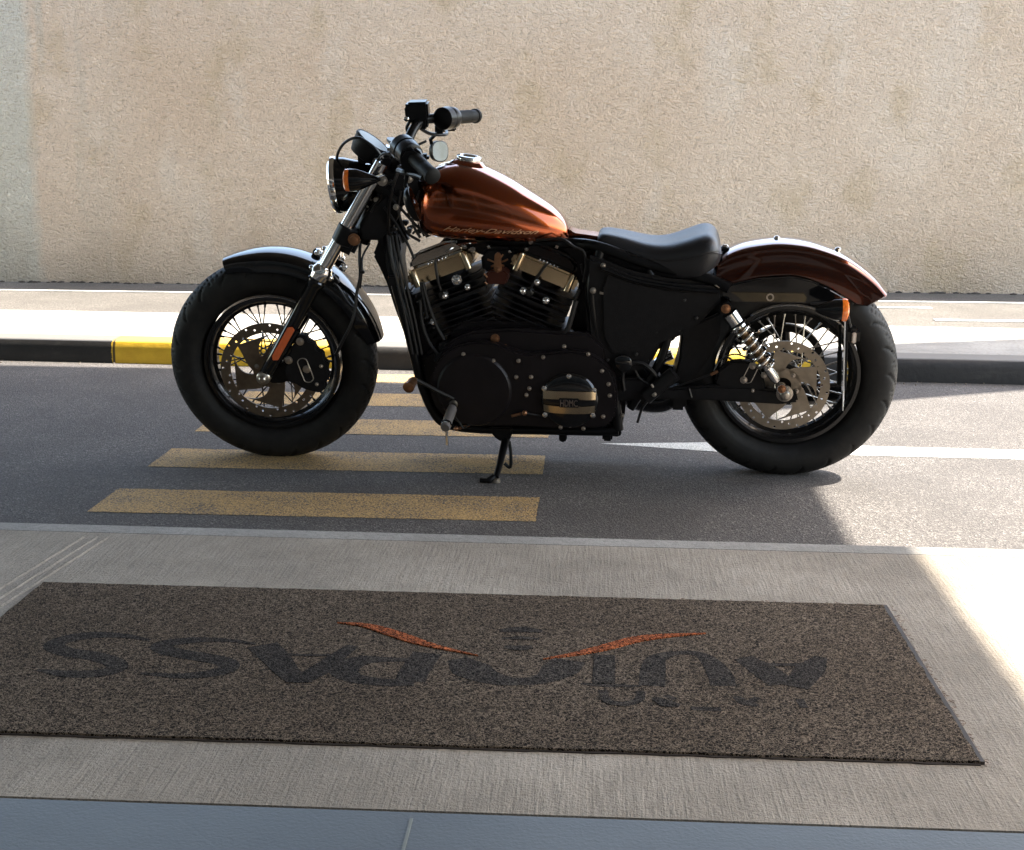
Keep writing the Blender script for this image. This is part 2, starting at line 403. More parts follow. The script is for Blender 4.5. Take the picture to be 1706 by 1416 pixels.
b = MB()
for k in range(260):
    x = random.uniform(-4.2, 3.4); y = 8.15-abs(random.gauss(0, .018)); r = random.uniform(.003, .012)
    t = bmesh.new(); bmesh.ops.create_icosphere(t, subdivisions=1, radius=r)
    for v in t.verts: v.co = Vector((v.co.x*2.2, v.co.y, v.co.z*.8))+Vector((x, y, .094+r*.3))
    b.merge(t)
tag(b.build('wall_grit', simple('dark_debris', (.05, .042, .034), .9), smooth=0), 'dark crumbled debris lying along the foot of the stucco wall', 'debris', 'stuff')
# zebra: yellow bars
b = MB()
for y0 in (3.483, 3.992, 4.497, 4.99, 5.475):
    pts = rough_edge([(-1.335, y0), (-.138, y0), (-.138, y0+.245 if y0 < 5.4 else y0+.19), (-1.335, y0+.245 if y0 < 5.4 else y0+.19)], .003, .015, y0)
    b.bm.faces.new([b.bm.verts.new((x, y, .0015)) for x, y in pts])
zb = b.build('crossing_stripes', YEL, smooth=0); tag(zb, kind='structure')
b = MB(); pts = rough_edge([(.035, 4.425), (.40, 4.340), (8, 4.12), (8, 4.31), (1.4, 4.447), (.40, 4.474)], .003, .03, 4)
b.bm.faces.new([b.bm.verts.new((x, y, .0015)) for x, y in pts]); tag(b.build('road_line', WHT, smooth=0), kind='structure')
b = MB(); pts = [(-20, KF(-20)-.055), (-1.5, KF(-1.5)-.05), (-1.5, KF(-1.5)-.015), (-20, KF(-20)-.01)]

# wall
b = MB(); nx, nz = 90, 14; rings = []
for j in range(nz+1):
    rings.append([(-20+40*i/nx, 8.155+(.006*noise.noise((i*.9, j*.7, 3)) if j < nz else 0), .08+2.0*j/nz) for i in range(nx+1)])
b.grid(rings, False)
b.box((0, 8.29, 1.06), (40, .25, 1.995)); wl = b.build('stucco_wall', stucco(), smooth=60)
tag(wl, 'long beige rough stucco wall with pale patches behind the motorcycle', 'wall')

# building behind the camera: it carries an unseen canopy shaped to cast the road's shade
bd = bpy.data.objects.new('building', None); C.objects.link(bd); bd.location = (0, -1.6, 0)
tag(bd, 'unseen dark fronted building with a canopy shaped to shade the motorcycle', 'building')
Mi = Matrix.Translation((0, 1.6, 0))
HC = 3.0
poly = [(-14, 5.76), (-1.8, 5.74), (-.8, 5.47), (-.1, 5.38), (.5, 5.55), (1.20, 6.06), (1.88, 6.28), (5.4, 7.46), (5.4, 7.33), (1.73, 5.54), (1.14, 5.263), (.66, 5.035), (.66, -1.0), (-14, -1.0)]  # wanted shade edges on the ground; the canopy outline is cut from them
b = MB(); b.prism([(x+.68*HC, y+.22*HC) for x, y in poly], (0, 0, HC), (1, 0, 0), (0, 1, 0), (0, 0, 1), .14)
b.build('canopy', simple('canopy_soffit', (.12, .115, .11), .8), bd, Mi, smooth=0)
b = MB(); b.box((-5, -1.75, 3), (22, .3, 6.0)); b.build('facade', simple('facade_render', (.05, .045, .04), .8), bd, Mi, smooth=0)
b = MB()
for x in (-6, -3.6, -1.2, 1.2, 3.6): b.box((x, -1.58, 1.5), (2.2, .04, 2.7))
for o_ in b.each('window', simple('dark_glass', (.015, .02, .025), .05), bd): o_.matrix_local = Mi
b = MB()
for x in (-7.2, -4.8, -2.4, 0, 2.4, 4.8): b.box((x, -1.57, 1.5), (.12, .08, 2.8))
for o_ in b.each('window_frame', simple('grey_frame', (.1, .1, .1), .4), bd): o_.matrix_local = Mi

# ---------------------------------------------------------------- door mat with its lettering
mt = bpy.data.objects.new('door_mat', None); C.objects.link(mt)
MX0, MX1, MY0, MY1 = -1.095, .578, 1.905, 2.60; MZ = .1055
mt.location = ((MX0+MX1)/2, (MY0+MY1)/2, .1); Mi = Matrix.Translation(-mt.location)
tag(mt, 'brown coil door mat with black lettering and orange swooshes on the concrete', 'door mat')
b = MB(); pts = rough_edge([(MX0, MY0), (MX1, MY0), (MX1-.004, MY1-.012), (MX0, MY1)], .003, .008, 2)
b.prism(pts, (0, 0, .1), (1, 0, 0), (0, 1, 0), (0, 0, 1), MZ-.1); pad = b.build('mat_pad', MAT, mt, Mi, smooth=0)
b = MB(); b.prism([(MX1-.003, MY0), (MX1+.006, MY0), (MX1+.004, MY1-.012), (MX1-.006, MY1-.012)], (0, 0, .1), (1, 0, 0), (0, 1, 0), (0, 0, 1), .0052)
b.prism(rough_edge([(MX0, MY0-.004), (MX1, MY0-.004), (MX1, MY0+.001), (MX0, MY0+.001)], .003, .02), (0, 0, .1), (1, 0, 0), (0, 1, 0), (0, 0, 1), .002)
b.build('mat_edging', MATE, mt, Mi, smooth=0)
def strip_poly(px, wd, n=8):
    """stroke along pixel-read centre line; widths in metres on the mat"""
    c = [Vector((*G(x, y, MZ), 0)) for x, y in px]; c = spline(c, n)
    m = len(c); L = []; Rr = []
    for i, p in enumerate(c):
        d = (c[min(i+1, m-1)]-c[max(i-1, 0)]).normalized(); nn = Vector((-d.y, d.x, 0)); t = i/(m-1)*(len(wd)-1); k = min(int(t), len(wd)-2)
        w_ = wd[k]+(wd[k+1]-wd[k])*(t-k); L.append(p+nn*w_/2); Rr.append(p-nn*w_/2)
    return L, Rr
NS = [0]
def stroke(b, px, wd, z=.0004):
    L, Rr = strip_poly(px, wd); NS[0] += 1; z += (NS[0] % 7)*.00013
    rows = [[(l.x, l.y, MZ-.004), (l.x, l.y, MZ+z), (r.x, r.y, MZ+z), (r.x, r.y, MZ-.004)] for l, r in zip(L, Rr)]
    b.grid(rows, True)
b = MB(); W = .045
# S (far left), S, A, P, O, T, U, A : the word stands upside down to the camera
stroke(b, [(62, 1116), (105, 1122), (150, 1123), (190, 1116), (192, 1105), (160, 1094), (110, 1086), (90, 1076), (110, 1065), (160, 1058), (210, 1060), (250, 1067)], [0.009, 0.030, 0.033, 0.037, 0.037, 0.037, 0.037, 0.037, 0.022, 0.009])
stroke(b, [(235, 1122), (290, 1126), (340, 1124), (378, 1115), (375, 1103), (330, 1094), (285, 1086), (268, 1077), (290, 1070), (340, 1066), (390, 1068), (425, 1073)], [0.009, 0.022, 0.033, 0.037, 0.037, 0.037, 0.037, 0.030, 0.015, 0.009])
stroke(b, [(437, 1075), (458, 1095), (475, 1115), (490, 1130)], [0.056, 0.052, 0.044, 0.037]); stroke(b, [(588, 1076), (560, 1096), (535, 1115), (505, 1131)], [0.022, 0.033, 0.041, 0.037])
stroke(b, [(462, 1089), (500, 1092), (555, 1092)], [0.009, 0.009]); stroke(b, [(478, 1131), (500, 1132), (520, 1131)], [0.030, 0.030])
stroke(b, [(712, 1088), (700, 1105), (690, 1120), (683, 1136)], [0.052, 0.052, 0.052]); stroke(b, [(690, 1137), (640, 1137), (590, 1130), (573, 1116), (600, 1101), (640, 1099), (690, 1100)], [0.030, 0.030, 0.037, 0.052, 0.044, 0.022, 0.015])
stroke(b, [(762, 1098), (785, 1115), (815, 1129), (860, 1136), (905, 1131), (932, 1116), (948, 1100)], [0.037, 0.074, 0.052, 0.030, 0.037, 0.067, 0.059])
stroke(b, [(832, 1051), (868, 1049), (903, 1052)], [.014, .03, .014]); stroke(b, [(836, 1064), (868, 1063), (898, 1065)], [.008, .016, .008]); stroke(b, [(840, 1078), (865, 1080), (887, 1078)], [.014, .026, .014])
stroke(b, [(1007, 1092), (1007, 1112), (1006, 1139)], [0.038, 0.037, 0.037]); stroke(b, [(968, 1139), (1010, 1142), (1068, 1143)], [0.007, 0.016, 0.007])
stroke(b, [(1086, 1143), (1088, 1115), (1096, 1096), (1130, 1088), (1165, 1090), (1186, 1105), (1200, 1125), (1205, 1143)], [0.044, 0.044, 0.033, 0.016, 0.022, 0.037, 0.044, 0.044])
stroke(b, [(1238, 1096), (1270, 1115), (1305, 1140)], [0.037, 0.052, 0.052]); stroke(b, [(1368, 1095), (1350, 1115), (1325, 1145)], [0.022, 0.052, 0.044]); stroke(b, [(1265, 1107), (1310, 1108), (1355, 1107)], [0.013, 0.013])

for o_ in b.each('letter_stroke', MATD, mt): o_.matrix_local = Mi
b = MB()
# small second line, worn
for px, wd in (([(1004, 1150), (1012, 1168), (1040, 1173), (1064, 1166), (1068, 1152)], [.015, .018, .015]), ([(1090, 1163), (1110, 1172), (1132, 1176)], [.012, .03, .012]), ([(1108, 1158), (1125, 1165)], [.012, .012]),
               ([(1150, 1180), (1175, 1181), (1202, 1182)], [.014, .014]), ([(1225, 1160), (1240, 1170), (1262, 1176)], [.012, .022, .012]), ([(1262, 1162), (1250, 1170)], [.012, .012]), ([(1332, 1165), (1340, 1180)], [.014, .014])):
    stroke(b, px, wd, .0003)
for o_ in b.each('small_letter_stroke', MATD, mt): o_.matrix_local = Mi
for px, wd in (([(562, 1038), (610, 1043), (655, 1056), (700, 1071), (745, 1082), (796, 1093)], [.002, .016, .026, .028, .018, .009, .002]),
               ([(905, 1099), (960, 1090), (1010, 1079), (1060, 1066), (1110, 1060), (1176, 1056)], [.002, .012, .022, .026, .024, .014, .002])):
    b = MB(); stroke(b, px, wd, .0014); b.build('swoosh', MATO, mt, Mi, smooth=0)
# frayed coil ends along the right and far edge of the mat
b = MB()
for k in range(260):
    if k % 3: x = MX1+random.uniform(0, .012); y = random.uniform(MY0-.01, MY1)
    else: x = random.uniform(-.15, MX1+.02); y = MY1-.01+random.uniform(0, .012)
    a = random.uniform(0, 6.28); l = random.uniform(.004, .012); z = .101+random.random()*.003
    p = Vector((x, y, z)); q = p+Vector((math.cos(a)*l, math.sin(a)*l, 0)); m_ = (p+q)/2+Vector((-math.sin(a), math.cos(a), 0))*l*.3
    b.tube([p, m_, q], .0006, 4)
fr = b.build('coil_fray', simple('coil_fray_fibre', (.30, .22, .17), .6), mt, Mi); fr['kind'] = 'stuff'

# ================================================================= the motorcycle
PHI = R(6.8); BO = Vector((.591, 4.10, 0))
MBK = Matrix.Translation(BO) @ Matrix.Rotation(R(180-3.3), 4, 'Z') @ Matrix.Rotation(-PHI, 4, 'X')
bike = bpy.data.objects.new('motorcycle', None); C.objects.link(bike); bike.matrix_world = MBK
tag(bike, 'black and burnt orange cruiser motorcycle leaning on its kickstand by the yellow crossing', 'motorcycle')
# steering: the fork, front wheel and handlebar are turned a little about the steering axis
RAKE, STEER = R(28.0), R(5.0)
AX = Vector((-math.sin(RAKE), 0, math.cos(RAKE))); S0 = Vector((1.235, 0, .80))
MF = Matrix.Translation(S0) @ Matrix.Rotation(STEER, 4, AX) @ Matrix.Translation(-S0)
def _pl(M, x, y, v):
    Mi_ = M.inverted(); o = Mi_ @ CO; d = Mi_.to_3x3() @ ray(x, y); t = (v-o.y)/d.y; return o+d*t
MBF = MBK @ MF
def P(x, y, v=0): return _pl(MBK, x, y, v)      # point of the bike's own plane v, read off the photo
def Q(x, y, v=0): return _pl(MBF, x, y, v)      # the same for the steered front end
def plate(b, px, v0, v1, bev=0, f=None):
    """side-view outline extruded from v0 (near side) to v1"""
    f = f or P; pts = [f(x, y, v0) for x, y in px]
    return b.prism([(p.x, p.z) for p in pts], (0, v0, 0), (1, 0, 0), (0, 0, 1), (0, 1, 0), v1-v0, bev)
def bolt(b, p, r=.006, h=.004, ax=(0, 1, 0)):
    b.lathe(p, ax, [(-.002, r*1.5), (h*.4, r*1.5), (h*.5, r), (h*1.6, r*.95), (h*1.8, r*.7)], 12)
Yv = Vector((0, 1, 0))

# ---- wheels
RIMB = simple('rim_black', (.006, .006, .0065), .22, 0, var=.2)
def wheel(name, c, Rt, tube_r, M, rotor_r, seed, rim_r=.203, rv=.062):
    rim = MB()
    prof = [(-.046, rim_r+.006), (-.046, rim_r-.004), (-.038, rim_r-.012), (-.02, rim_r-.016), (-.012, rim_r-.026), (.012, rim_r-.026), (.02, rim_r-.016), (.038, rim_r-.012), (.046, rim_r-.004), (.046, rim_r+.006), (.03, rim_r+.004), (-.03, rim_r+.004)]
    rim.ring(c, Yv, prof, 96); ro = rim.build(name, RIMB, bike, M)
    ty = MB(); n = 560; m_ = 44; rings = []
    ri = rim_r-.004; mid = (Rt+ri)/2+.004; hh = Rt-mid
    for i in range(n):
        a = i*2*math.pi/n; ring = []
        for j in range(m_+1):
            t = -math.pi*.5-.82*math.pi*.5+ (j/m_)*(2*math.pi*.91); t = -math.pi/2-0+(-math.pi*.86+2*math.pi*.86*j/m_)+math.pi
            y = tube_r*math.sin(t-math.pi/2); rr = mid+hh*math.cos(t-math.pi/2)
            if math.cos(t-math.pi/2) > 0: rr = mid+hh*math.cos(t-math.pi/2)**.82
            y = math.copysign(abs(y)**.92*tube_r**.08, y)
            ph = t-math.pi/2            # 0 at crown
            q = abs(ph)/1.4
            if q < 1:
                # swept shoulder sipes
                k = 22; s_ = (a*k/(2*math.pi)+1.25*q+(.5 if ph > 0 else 0)+.22*math.sin(q*3)) % 1
                dep = .007*max(0, 1-abs(s_-.5)/.06) if .12 < q < .96 else 0
                s2 = (a*k/(2*math.pi)+2.0*q+.35+(.5 if ph > 0 else 0)) % 1
                if .1 < q < .62: dep = max(dep, .006*max(0, 1-abs(s2-.5)/.055))
                if abs(ph) < .035: dep = .004
                rr -= dep*math.cos(ph); y -= math.copysign(dep*abs(math.sin(ph)), ph)
            if 1.9 < abs(ph) < 1.98: y *= 1.012
            ring.append(Vector(c)+Vector((math.cos(a)*rr, y, math.sin(a)*rr)))
        rings.append(ring)
    ty.grid(rings, False, True); ty.build('tyre', RUB, ro, smooth=50)
    hb = MB(); hb.lathe(Vector(c)-Yv*.06, Yv, [(0, .02), (.004, .034), (.018, .036), (.022, .026), (.06, .024), (.098, .026), (.102, .036), (.116, .034), (.12, .02)], 32)
    hb.build('hub', DARKM, ro)
    sp = MB(); ns = 40
    for k in range(ns):
        side = 1 if k % 2 else -1; kk = k//2; pair = 1 if kk % 2 else -1
        ah = (k+.5)*2*math.pi/ns; ar = ah+pair*R(75)
        p = Vector(c)+Vector((math.cos(ar)*.036, side*.05, math.sin(ar)*.036))
        q = Vector(c)+Vector((math.cos(ah)*(rim_r-.018), side*.006, math.sin(ah)*(rim_r-.018)))
        sp.cyl(p, q, .0021, 6); sp.cyl(q-(q-p).normalized()*.018, q, .0036, 6)
    so_ = sp.build('spokes', STEEL if seed else DARKM, ro); so_['kind'] = 'stuff'
    return ro
FC = Vector((1.562, 0, .3150)); RC = Vector((.012, 0, .3150))
fw = wheel('front_wheel', FC, .318, .064, MF, .146, 0)
rw = wheel('rear_wheel', RC, .318, .072, Matrix(), .133, 1)
def rotor(c, rad, v, par, M, slots, inner=.1, rot=0, ax_r=.03):
    """flat brake disc with a real drilled band and curved windows, made as rings and arms"""
    b = MB(); th = .0025; c = Vector((c.x, v, c.z)); N = 24
    ro, rin = rad, rad*.80
    # band with round holes: quads cells each holding a hole
    def P3(a, r, y): return c+Vector((math.cos(a)*r, y, math.sin(a)*r))
    nh = 36; rb = [ro, ro*.93, rin]
    bm = b.bm
    for side in (-th, th):
        for k in range(nh):
            a0 = rot+k*2*math.pi/nh; a1 = rot+(k+1)*2*math.pi/nh; am = (a0+a1)/2
            rm = (ro+rin)/2+(.008 if k % 3 == 0 else (-.002 if k % 3 == 1 else -.010))*rad/.146
            hr = .0036; outer = []
            for q in range(5): outer.append(P3(a0+(a1-a0)*q/4, ro, side))
            for q in range(5): outer.append(P3(a1-(a1-a0)*q/4, rin, side))
            hole = [c+Vector((math.cos(am)*rm, side, math.sin(am)*rm))+Vector((math.cos(t)*hr, 0, math.sin(t)*hr)) for t in [am-q*2*math.pi/10 for q in range(10)]]
            # match nearest: bridge outer (10) and hole (10)
            V1 = [bm.verts.new(p) for p in outer]; V2 = [bm.verts.new(p) for p in hole]
            cen = P3(am, rm, side)
            ang = lambda p: math.atan2((p-cen).z, (p-cen).x)
            V1s = sorted(V1, key=lambda v_: ang(v_.co)); V2s = sorted(V2, key=lambda v_: ang(v_.co))
            for q in range(10): bm.faces.new((V1s[q], V1s[(q+1) % 10], V2s[(q+1) % 10], V2s[q]))
            if side > 0:
                hb_ = [v_.co-Vector((0, 2*th, 0)) for v_ in V2s]; H2 = [bm.verts.new(p) for p in hb_]
                for q in range(10): bm.faces.new((V2s[q], V2s[(q+1) % 10], H2[(q+1) % 10], H2[q]))
    for rr in (ro, rin): b.grid([[P3(t*2*math.pi/96, rr, y) for t in range(96)] for y in (-th, th)], True, False, caps=False)
    # carrier ring and swept arms
    b.ring(c, Yv, [(-th, ax_r+.022), (-th, ax_r-.006), (th, ax_r-.006), (th, ax_r+.022)], 48)
    for k in range(slots):
        a = rot+k*2*math.pi/slots
        lo, hi = [], []
        for q in range(9):
            t = q/8; r_ = (ax_r+.018)+(rin-ax_r-.014)*t; aa = a+.75*t; wd = 1.08-.32*math.sin(t*math.pi)
            lo.append(P3(aa-wd/2, r_, 0)); hi.append(P3(aa+wd/2, r_, 0))
        b.grid([[l-Yv*th, l+Yv*th, h+Yv*th, h-Yv*th] for l, h in zip(lo, hi)], True)
    bmesh.ops.remove_doubles(b.bm, verts=b.bm.verts, dist=1e-5)
    o = b.build('brake_disc', DISC if par is fw else DISC2, par, M); 
    return o
rotor(FC-Vector((0, 0, .012)), .150, .078, fw, None, 5, rot=.5)
rotor(RC-Vector((-.014, 0, .022)), .134, .075, rw, None, 5, rot=1.1)
b = MB()
for k in range(5):
    a = .35+k*2*math.pi/5; bolt(b, FC+Vector((math.cos(a)*.042, .08, math.sin(a)*.042-.012)), .005)
b.each('disc_bolt', BOLT, fw)
b = MB()
for k in range(5):
    a = 1.0+k*2*math.pi/5; bolt(b, RC+Vector((math.cos(a)*.042+.014, .078, math.sin(a)*.042-.022)), .005)
b.each('disc_bolt', BOLT, rw)

# ---- fork
fork = MB()                                             # lower triple clamp, steering stem
fork.box(Q(585, 392, 0), (.07, .25, .05), .012, Matrix.Rotation(RAKE*-1, 3, 'Y'))
fork.box(Q(640, 300, 0)+Vector((-.01, 0, 0)), (.07, .25, .035), .01, Matrix.Rotation(-RAKE, 3, 'Y'))
fork.cyl(Q(600, 400, 0), Q(655, 290, 0), .03, 20)
for s in (1, -1):
    p = Q(575, 391, .115); p.y = s*.112; d = AX
    fork.lathe(p-d*.028, d, [(0, .026), (.004, .031), (.052, .031), (.056, .026)], 24)
fk = fork.build('fork', BLK, bike, MF)
A0 = Q(438, 630, .115); A1 = Q(623, 296, .115)
DL = (A1-A0).normalized(); LL = (A1-A0).length
def along(px, py, v=.115):
    return (Q(px, py, v)-A0).dot(DL)
t_coll = along(541, 452); t_top = LL
for s in (1, -1):
    o = Vector((A0.x, s*.115, A0.z)); d = Vector((DL.x, 0, DL.z)).normalized()
    b = MB(); b.lathe(o, d, [(t_coll-.02, .0205), (t_top+.05, .0205)], 28); b.build('fork_tube', CHROME, fk)
    b = MB(); b.lathe(o, d, [(.0, .012), (.01, .019), (.10, .0195), (.22, .021), (t_coll-.055, .023), (t_coll-.05, .027), (t_coll-.035, .029), (t_coll-.03, .025), (t_coll-.012, .025)], 24)
    off = Vector((d.z, 0, -d.x))                        # forward rib of the casting
    for k in (-1, 1): pass
    b.tube([o+d*.02+off*.006+Vector((0, s*.014, 0)), o+d*(t_coll-.06)+off*.012+Vector((0, s*.016, 0))], .0045, 8)
    b.tube([o+d*.02-off*.010+Vector((0, 0, 0)), o+d*(t_coll-.2)-off*.022], [.012, .010], 10)
    sl_ = b.build('fork_slider', GLOSS, fk)
    b = MB(); b.lathe(o, d, [(t_coll-.028, .024), (t_coll-.026, .029), (t_coll-.012, .031), (t_coll, .031), (t_coll+.006, .027), (t_coll+.014, .025), (t_coll+.016, .021)], 28)
    b.ball(o+d*(t_coll-.01)+off*.032, .008); b.ball(o+d*(t_coll-.01)-off*.03, .010); b.build('fork_collar', CHROME, fk)
b = MB(); c1 = Q(484, 547, .138); c2 = Q(457, 600, .138); dd = (c2-c1).normalized(); nn = Vector((dd.z, 0, -dd.x)).normalized()
b.prism([(0, -.009), (.102, -.012), (.114, -.004), (.106, .010), (-.002, .013), (-.008, .004)], c1, dd, nn, Yv, .007, .0015); b.build('reflector', REFL, fk)
b = MB(); ac = Q(438, 631, .135)
b.lathe(Vector((ac.x, .10, ac.z)), Yv, [(0, .021), (.03, .021), (.034, .017), (.036, .0105), (.046, .0105), (.05, .007)], 6*4); b.build('axle_nut', STEEL, fk)
b = MB(); b.cyl(Vector((ac.x, -.15, ac.z)), Vector((ac.x, .13, ac.z)), .01); b.build('axle', DARKM, fk)
# caliper
b = MB(); plate(b, [(476, 612), (484, 590), (491, 568), (500, 553), (512, 553), (517, 564), (527, 567), (530, 578), (541, 583), (543, 595), (551, 601), (548, 612), (552, 624), (545, 632), (546, 642), (535, 649), (521, 646), (508, 642), (495, 634), (482, 630)], .098, .128, .003, Q)
plate(b, [(505, 560), (520, 562), (542, 590), (545, 630), (530, 642), (512, 620)], .05, .10, .004, Q)
plate(b, [(445, 618), (470, 604), (488, 580), (500, 600), (500, 628), (470, 636), (452, 636)], .086, .10, .003, Q)
cal = b.build('brake_caliper', WRINKLE, fk)
b = MB(); c1 = Q(504, 604, .129); c2 = Q(514, 630, .129); dd = (c2-c1).normalized(); nn = Vector((dd.z, 0, -dd.x)); LN = (c2-c1).length; pts = []
for k in range(24):
    a = k*2*math.pi/24; pts.append(c1+dd*(LN/2+math.copysign(LN/2, math.cos(a))*(1 if abs(math.cos(a)) > .02 else 0))+dd*(.013*math.cos(a))+nn*.015*math.sin(a))
b.tube(pts, .0016, 6, close=True); b.build('caliper_trim', STEEL, cal)
b = MB()
for x, y, r_ in ((500, 569, .008), (481, 600, .008), (511, 615, .008), (535, 610, .004), (528, 640, .004)): bolt(b, Q(x, y, .128), r_)
b.each('caliper_bolt', BOLT, cal)
b = MB(); bolt(b, Q(590, 399, .142), .012, .006); b.build('clamp_bolt', COPPER, fk)

# ---- front fender: arch round the wheel
def fender(name, pts, hw, skirt, mat, M, thick=.003, crown=.018, n=14, skirts=None):
    """pts: centreline points (u,w) of the crown; inward normal taken towards `pts` curvature centre"""
    b = MB(); rings = []; m_ = len(pts); cen = Vector((sum(p[0] for p in pts)/m_, 0, min(p[1] for p in pts)-.25))
    for i, p in enumerate(pts):
        a = Vector((pts[max(i-1, 0)][0], 0, pts[max(i-1, 0)][1])); c_ = Vector((pts[min(i+1, m_-1)][0], 0, pts[min(i+1, m_-1)][1]))
        tg = (c_-a).normalized(); nr = Vector((-tg.z, 0, tg.x))
        if nr.dot(Vector((p[0], 0, p[1]))-cen) < 0: nr = -nr
        h = hw[i] if isinstance(hw, list) else hw; s_ = skirts[i] if skirts else skirt
        sec = []
        for k in range(n+1):
            t = -math.pi/2+math.pi*k/n
            y = h*math.copysign(abs(math.sin(t))**.75, math.sin(t)); d = -(crown*2.2)*(1-abs(math.cos(t))**.6)
            sec.append((y, d))
        sec = [(-h*.985, -crown*2.2-s_)]+sec+[(h*.985, -crown*2.2-s_)]
        base = Vector((p[0], 0, p[1]))
        out = [base+Yv*y+nr*d for y, d in sec]; inn = [base+Yv*(y*(1-thick*2/h))+nr*(d-thick) for y, d in reversed(sec)]
        rings.append(out+inn)
    b.grid(rings, True); return b.build(name, mat, bike, M, smooth=45)
pts = []; sk = []
for k in range(33):
    a = R(68+(168-68)*k/32); rr = .346+.004*math.sin(k/32*math.pi)
    pts.append((FC.x+rr*math.cos(a), FC.z+rr*math.sin(a)))
    sk.append(.004+.012*min(1, k/6)-.0*k + (-.012*max(0, (k-28)/4)))
FW = [.050+.030*min(1, (k/5)) if k < 5 else (.080 if k < 29 else .080-.006*(k-28)) for k in range(33)]
ff = fender('front_fender', pts, FW, .01, GLOSS, MF, skirts=sk)
b = MB()
for s in (1, -1):
    plate_pts = [Q(x, y, .086) for x, y in ((512, 462), (520, 452), (556, 458), (566, 470), (556, 478), (520, 470))]
    b.prism([(p.x, p.z) for p in plate_pts], (0, s*.078, 0), (1, 0, 0), (0, 0, 1), (0, s, 0), .012, .002)
bolt(b, Q(529, 421, -.03)+Vector((0, 0, 0)), .010, .006); 
b.each('fender_bracket', BLK, ff)
b = MB()
for x, y in ((531, 423), (572, 448)):
    p = Q(x, y, .02); b.ball(p, .009); b.cyl(p, p+Vector((.0, 0, .016)), .007, 8); b.box(p+Vector((0, 0, .004)), (.024, .02, .01), .002)
b.each('fender_bolt', CHROME, ff)

# ---- headlight
hb = MB(); hx = Q(562, 308, 0); hax = Vector((1, 0, -.10)).normalized()
hb.lathe(hx, hax, [(-.125, .012), (-.12, .03), (-.10, .048), (-.07, .064), (-.03, .077), (-.004, .0805), (.004, .079)], 48)
hb.box(hx-hax*.06+Vector((-.05, 0, .03)), (.08, .03, .05), .008)
hl = hb.build('headlight', GLOSS, bike, MF)
b = MB(); b.ring(hx, hax, [(-.006, .0815), (.0, .0845), (.008, .084), (.014, .078), (.012, .073), (-.004, .077)], 64); b.build('trim_ring', CHROME, hl)
b = MB(); b.lathe(hx, hax, [(.004, .075), (.010, .072), (.018, .058), (.024, .035), (.026, .006)], 48); b.build('lens', LENS, hl)

# ---- turn signals
def bullet(c, L, r, par_name='turn_signal', M=None, fwd=1, stalk=None):
    b = MB(); ax = Vector((-fwd, 0, 0.02)); b.lathe(c, ax, [(0, r), (.02, r*.98), (L*.5, r*.72), (L*.8, r*.38), (L, r*.12)], 28)
    if stalk is not None: b.tube([c+ax*L*.55, stalk], .007, 10)
    o = b.build(par_name, GLOSS, bike, M)
    b = MB(); b.lathe(c, -ax, [(-.001, r*.97), (.004, r*1.0), (.012, r*.97), (.016, r*.8), (.018, r*.3)], 28); b.build('lens', AMBER, o)
    return o
cL = Q(583, 300, .205); bullet(cL, .085, .0315, M=MF, stalk=Q(640, 292, .11))
bullet(Vector((cL.x, -.205, cL.z)), .085, .0315, M=MF, stalk=Vector((Q(640, 292, .11).x, -.1, Q(640, 292, .11).z)))

# ---- speedometer
b = MB(); fcn = Q(621, 237, 0); nx_ = Vector((-.60, .0, .80)).normalized()
b.lathe(fcn, -nx_, [(-.004, .050), (-.006, .055), (.0, .057), (.006, .054), (.03, .050), (.05, .042), (.056, .02)], 40)
b.box(Q(650, 268, .03), (.07, .06, .03), .008, Matrix.Rotation(R(-20), 3, 'Y')); b.box(Q(606, 262, .0), (.03, .05, .03), .006)
sp_ = b.build('speedometer', WRINKLE, bike, MF)
b = MB(); b.lathe(fcn+nx_*.0045, nx_, [(-.003, .050), (.0005, .0495), (.0008, .001)], 40); b.build('dial', DIAL, sp_)
b = MB(); b.lathe(Q(668, 240, -.12), Vector((-.3, 0, .95)), [(-.02, .02), (.0, .045), (.006, .045), (.008, .01)], 30); b.build('tachometer_cap', BLK, sp_)

# ---- handlebar
hb = MB(); cl = Q(668, 262, 0)
def mir(p): return Vector((p.x, -p.y, p.z))
gr_o = Q(793, 193, -.385); gr_i = Q(757, 196, -.27); gl_o = Q(721, 294, .385); gl_i = Q(688, 262, .28)
risR = [Vector((cl.x, -.03, cl.z)), Q(668, 262, -.07), Q(678, 240, -.11), Q(689, 215, -.15), Q(705, 200, -.20), Q(730, 197, -.24), gr_i, gr_o]
risL = [Vector((cl.x, .03, cl.z)), Q(655, 280, .07), Q(661, 268, .11), Q(666, 254, .15), Q(672, 250, .19), Q(680, 254, .24), gl_i, gl_o]
hb.tube(spline(risR, 6), .0145, 16); hb.tube(spline(risL, 6), .0145, 16); hb.cyl(risR[0], risL[0], .0145)
for s in (1, -1):
    hb.cyl(Vector((cl.x+.01, s*.045, cl.z-.05)), Vector((cl.x, s*.045, cl.z+.012)), .02, 16)
    hb.box(Vector((cl.x, s*.045, cl.z+.005)), (.05, .035, .045), .008)
bar = hb.build('handlebar', BLK, bike, MF)
for a, e in ((gr_i, gr_o), (gl_i, gl_o)):
    d = (e-a).normalized(); L = (e-a).length; b = MB()
    prof = [(0, .018), (.006, .0235)]
    for k in range(9): prof += [(.012+k*.0075, .0195), (.015+k*.0075, .0205)]
    prof += [(L-.012, .0195), (L-.010, .0225), (L, .0225), (L+.004, .017)]
    b.lathe(a, d, prof, 28); b.build('grip', GRIP, bar)
